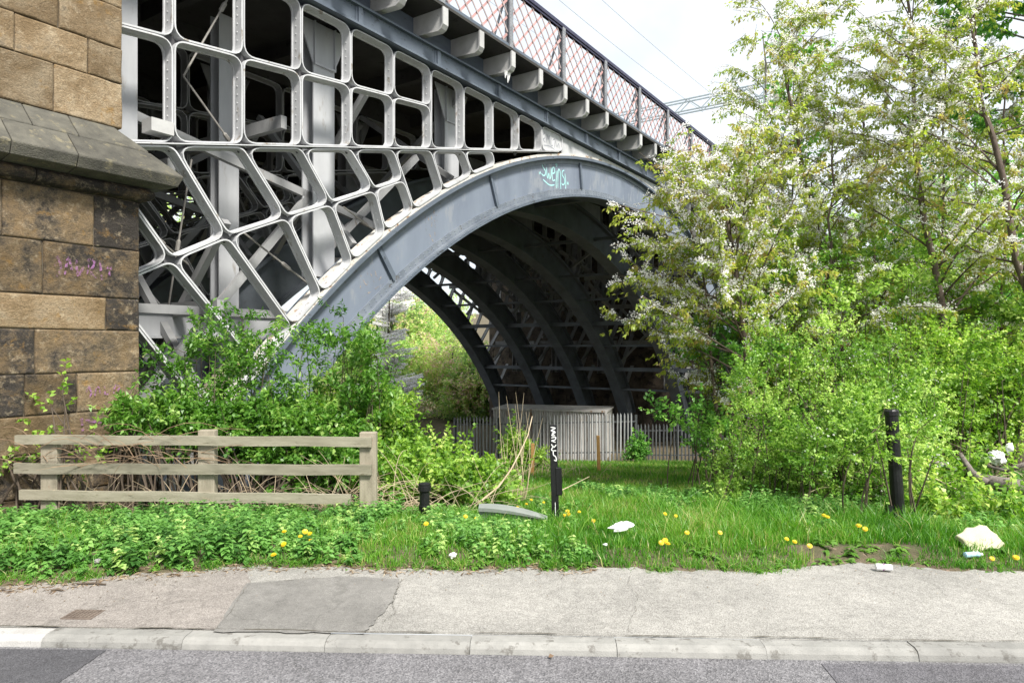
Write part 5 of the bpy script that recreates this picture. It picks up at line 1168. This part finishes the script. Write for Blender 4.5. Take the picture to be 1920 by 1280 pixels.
# ---- grass
def grass(name, label, P, h, wd, tint=(.5,.22), lean=.35):
    n = len(P); z = gza(P); b = np.column_stack([P, z - .01]); hh = h * RNG.uniform(.45, 1.25, n) if not hasattr(h, '__len__') else h
    az = RNG.uniform(0, 2*np.pi, n); sd_ = np.column_stack([np.cos(az), np.sin(az), np.zeros(n)]) * (wd * RNG.uniform(.7, 1.3, n))[:, None] / 2
    lz = RNG.uniform(0, 2*np.pi, n); ld = np.column_stack([np.cos(lz), np.sin(lz), np.zeros(n)]) * (hh * np.abs(RNG.normal(lean, .25, n)))[:, None]
    up = np.array([0, 0, 1.]); m = b + ld * .3 + up * (hh * .55)[:, None]; tip = b + ld + up * (hh * .95)[:, None]
    V_ = np.stack([b - sd_, b + sd_, m + sd_ * .8, m - sd_ * .8, m - sd_ * .8, m + sd_ * .8, tip + sd_ * .12, tip - sd_ * .12], 1)
    T = np.clip(RNG.normal(tint[0], tint[1], n) + np.array([.3 * wob(1.3*x, 1.1*y) for x, y in P]), 0, 1)
    T[RNG.random(n) < .03] = 1.0
    return tag(obj(name, quadmesh(name, V_.reshape(-1, 3), n * 2, np.repeat(T, 8)), MT['grass']), label, 'grass', kind='stuff')
bare = lambda x, y: ((x - 2.6) / .5) ** 2 + ((y - 5.25) / .16) ** 2 < 1 + .4 * wob(5*x, 6*y)
def verge(x, y): return yback(x) + .03 * wob(6*x, 3*y) < y and not bare(x, y)
P = inpoly(70000, (-4.8, 5.4, 4.6, 7.3), lambda x, y: verge(x, y) and (x > -1.3 or RNG.random() < .25))
hh = np.array([.06 + .075 * max(0, wob(1.9*x, 2.2*y)) + .04 * sst(0, .5, y - yback(x)) for x, y in P]) * RNG.uniform(.45, 1.25, len(P))
grass('verge_grass', 'bright green grass of the roadside verge', P, hh, .0065)
P = inpoly(42000, (-1.2, 4.6, 7.0, 13), lambda x, y: x < .25 * y + 2.0)
grass('path_grass', 'green grass on the path leading under the arch', P, .10, .008)
P = inpoly(26000, (-2, 9.5, 12.5, 29), lambda x, y: x < .26 * y + 1.6 and x > -.02 * y - .8)
grass('far_grass', 'short grass before the palisade fence', P, .14, .016, tint=(.6,.2))
P = inpoly(16000, (4.6, 10.5, 5.2, 13), lambda x, y: verge(x, y))
grass('bank_grass', 'rough grass on the bank at the far right', P, .14, .010, tint=(.55,.25))
# coarse tussocks
cen = inpoly(80, (.2, 5.2, 5.5, 8.5), lambda x, y: verge(x, y)); P = np.repeat(cen, 70, 0) + RNG.normal(0, .055, (len(cen) * 70, 2))
grass('grass_tussocks', 'taller grass tussocks on the verge', P, .22, .007, tint=(.55,.2), lean=.6)

cx_ = RNG.uniform(-4.2, 5.0, 90); cen = np.column_stack([cx_, [yback(x) + RNG.uniform(-.05, .05) for x in cx_]]); cen = cen[[not bare(x, y) for x, y in cen]]
P = np.repeat(cen, 45, 0) + RNG.normal(0, .03, (len(cen) * 45, 2))
o = grass('edge_tufts', 'small grass tufts creeping over the footway edge', P, .065, .005, tint=(.5,.25), lean=.8); 
weeds('edge_weeds', 'small weeds growing along the footway edge', inpoly(150, (-4.2, 5.0, 4.5, 5.4), lambda x, y: -.05 < y - yback(x) < .07), .04, 'dock', .05, .022, nodes=2, per=5, tint=(.5,.3))
# ---- dry stems and litter
def arcs(name, label, n, box, h, span, r=.005, kind='stuff'):
    mb = MB()
    for k in range(n):
        x, y = RNG.uniform(box[0], box[1]), RNG.uniform(box[2], box[3]); z = gz(x, y); az = RNG.uniform(0, 2*np.pi); L_ = span * RNG.uniform(.4, 1.2); H_ = h * RNG.uniform(.3, 1.1)
        e1 = (x + math.cos(az) * L_, y + math.sin(az) * L_ * .5, z + H_ * RNG.uniform(-.1, .9))
        mb.tube(bez((x, y, z), e1, (RNG.normal(0, .03), 0, H_ * RNG.uniform(-.02, .25)), 7), [r * .9, r * .85, r * .75, r * .7, r * .6, r * .5, r * .3], 4, cap=False)
    return tag(mb.build(name, MT['straw']), label, 'stems', kind=kind)
arcs('dry_stems', 'tangle of dry straw coloured stems behind the timber fence', 150, (-4.0, -1.3, 7.3, 8.2), .75, .9, .0045)
arcs('dry_stems', 'dry stems against the foot of the stone pier', 60, (-4.9, -4.0, 7.22, 7.5), .7, .7, .004)
arcs('dry_stems', 'dry arching stems over the bramble thicket', 210, (-2.2, -.1, 7.4, 9.4), .85, .8, .0045)
arcs('dry_stems', 'dry stems and twigs about the bare log', 110, (4.6, 7.6, 7.6, 9.6), .6, .8, .005)
arcs('dry_stems', 'dry stems standing before the container', 70, (-1.0, 2.4, 15.5, 19), .9, .5, .008)
arcs('dry_stems', 'dry stems beneath the hawthorn', 60, (2.6, 5, 8, 9.5), .4, .6, .005)
mb = MB()
for k in range(46):
    x = RNG.uniform(-5.1, -3.2); y = RNG.uniform(6.95, 7.3); z = RNG.uniform(.45, .8); L_ = RNG.uniform(.3, .9); sg = RNG.choice([-1, 1])
    mb.tube(bez((x, y, z), (x + sg * L_, y + RNG.normal(0, .08), z + RNG.uniform(-.25, .2)), (0, RNG.normal(0, .05), RNG.uniform(-.05, .18)), 6), [.004, .004, .0035, .003, .0025, .0015], 4, cap=False)
tag(mb.build('dry_stems', MT['deadstem']), 'brown bramble stems tangled over the left of the timber fence', 'stems', kind='stuff')
# upright bare saplings left of the thin post
for px, lb in ((958, 'cluster of pale bare shoots left of the thin black post'), (982, 'second cluster of pale bare shoots nearer the thin black post')):
    b = on(px, 9.5); t = tag(empty('bare_shoots', tuple(b)), lb, 'shoots', 'bare upright shoots beside the path'); mb = MB()
    for k in range(7):
        tx = RNG.normal(.02, .13); mb.tube(bez((RNG.normal(0, .05), RNG.normal(0, .05), 0), (tx, RNG.normal(0, .1), RNG.uniform(.8, 1.55)), (RNG.normal(0, .03), 0, 0), 6), [.006, .0055, .005, .004, .003, .0015], 5, cap=False)
    mb.build('shoots', MT['straw'], t)
def stem(label, pts, r):
    b = Vector(pts[0]); t_ = tag(empty('dry_stem', tuple(b)), label, 'stem'); MB().tube([tuple(Vector(q) - b) for q in pts], [r * (1 - .6 * i / (len(pts)-1)) for i in range(len(pts))], 6, cap=False).build('stalk', MT['straw'], t_, smooth=True)
stem('long pale dry stem arching up past the plastic trough', tp_((903, 938, 6.9), (935, 912, 7.0), (958, 880, 7.1), (975, 848, 7.2), (990, 815, 7.3), (998, 780, 7.4)), .011)
stem('leaning dry stem to the right of the thin black post', tp_((1046, 922, 7.2), (1075, 908, 7.4), (1105, 893, 7.6)), .006)
stem('long fallen stem sloping below the hawthorn to the right', tp_((1700, 872, 8.2), (1760, 900, 8.0), (1830, 935, 7.7), (1880, 958, 7.4)), .010)
stem('dry stem lying across the verge beside the footway', tp_((1735, 1045, 5.5), (1770, 1062, 5.25), (1802, 1076, 5.0)), .008)
# dry litter along the back of the footway and under the nettles
P = inpoly(1700, (-4.6, 0.6, 4.35, 5.3), lambda x, y: abs(y - yback(x) + .02) < .10 + .10 * max(0, -x - 1.6) * (x < -1.6) * .5 + .03 * wob(3*x, 4*y))
lv = Leaves(); z = np.maximum(gza(P), np.array([zfoot(x, y) for x, y in P])) + .006
D = rdir(len(P), -.08, .12); Nn = RNG.normal(0, .3, (len(P), 3)); Nn[:, 2] += 1
lv.add(np.column_stack([P, z]), D, Nn, .06, .008); tag(lv.build('dry_litter', MT['debris']), 'brown dry straw and leaf litter along the footway edge', 'litter', kind='stuff')
P = inpoly(500, (-4.4, 5.4, 4.0, 5.05), lambda x, y: y < yback(x) + .05 and RNG.random() < math.exp(-(yback(x) - y) * 6)); lv = Leaves(); z = np.array([zfoot(x, y) for x, y in P]) + .008
lv.add(np.column_stack([P, z]), rdir(len(P), -.1, .1), np.tile([0, 0, 1.], (len(P), 1)), .014, .009); tag(lv.build('path_grit', MT['debris']), 'scattered grit and crumbs of leaf on the footway', 'litter', kind='stuff')
# pebbles near the nettles
for i, (px, py) in enumerate(((268, 1058), (295, 1050), (185, 1060))):
    p = hit(px, py); o = crumple('pebble', MT['kerb'], ['grey pebble lying under the nettles', 'larger grey pebble beside the nettles', 'leftmost grey pebble under the nettle bed'][i], 'stone', (p.x, p.y, p.z + .012), (.035, .025, .02), 20 + i)

# ---- dandelions
fl_me = MB(); n = 22
for ring, (rr, zz, ln) in enumerate(((.004, .012, .014), (.006, .008, .018), (.008, .004, .021))):
    for k in range(n):
        a_ = 2 * math.pi * (k + ring * .33) / n; c, s_ = math.cos(a_), math.sin(a_); wv = .0028
        fl_me.add([(c*rr - s_*wv, s_*rr + c*wv, zz), (c*rr + s_*wv, s_*rr - c*wv, zz), (c*(rr+ln) + s_*wv, s_*(rr+ln) - c*wv, zz - .002 * ring + .003), (c*(rr+ln) - s_*wv, s_*(rr+ln) + c*wv, zz - .002 * ring + .003)], [(0,1,2,3)])
fl_me.tube([(0,0,-.012), (0,0,.002), (0,0,.014)], [.004, .010, .006], 8)
DG = [('in the clump before the timber fence', [(533,1001),(572,1001),(581,1005),(563,1010),(583,1018),(532,1025),(513,1045)]),
      ('in the row by the plastic trough', [(873,972),(900,962),(893,976),(970,955),(987,948),(996,940),(1019,945)]),
      ('right of the thin black post', [(1064,962),(1059,970),(1066,968),(1086,963),(1113,980)]),
      ('scattered over the open verge grass', [(1247,967),(1267,971),(1240,1022),(1252,1024),(1288,1003),(1350,1003),(1475,1015),(1247,1018)]),
      ('in front of the stout black post', [(1545,970),(1552,973),(1610,990),(1622,996),(1518,1028),(1490,1020)]),
      ('on the bank below the hawthorn', [(1456,897),(1445,910)]),
      ('alone between fence and trough', [(799,986)]), ('beside the foam slab', [(1905,1050),(1860,1052)])]
fmesh = smesh = None
ORD = ['first', 'second', 'third', 'fourth', 'fifth', 'sixth', 'seventh', 'eighth']
for lb0, pts in DG:
    for io, (px, py) in enumerate(sorted(pts)):
        lb = ('yellow dandelion ' + lb0) if len(pts) == 1 else f'{ORD[io]} yellow dandelion from the left {lb0}'
        q = hit(px, py + 24); t = tag(empty('dandelion', tuple(q)), lb, 'dandelion', 'dandelions on the verge'); h_ = CAM_H + (652 - py) / 1280 * q.y - q.z; h_ = max(.07, min(.26, h_ + .02))
        if fmesh is None:
            o = fl_me.build('flower_head', MT['petal_y'], t); at = o.data.attributes.new('tint', 'FLOAT', 'POINT'); at.data.foreach_set('value', RNG.random(len(o.data.vertices)).astype(np.float32)); fmesh = o.data
            o2 = MB().tube([(0,0,0), (.004,0,.5), (0,0,1)], [.0035, .003, .003], 5).build('stalk', MT['dock'], t); smesh = o2.data
        else: o = obj('flower_head', fmesh, None, t); o2 = obj('stalk', smesh, None, t)
        o.location = (0, 0, h_); o.rotation_euler = (R(random.uniform(10, 50)), 0, R(random.uniform(-40, 40))); o.scale = (random.uniform(.6, .8),) * 3; o2.scale = (1, 1, h_ - .005)
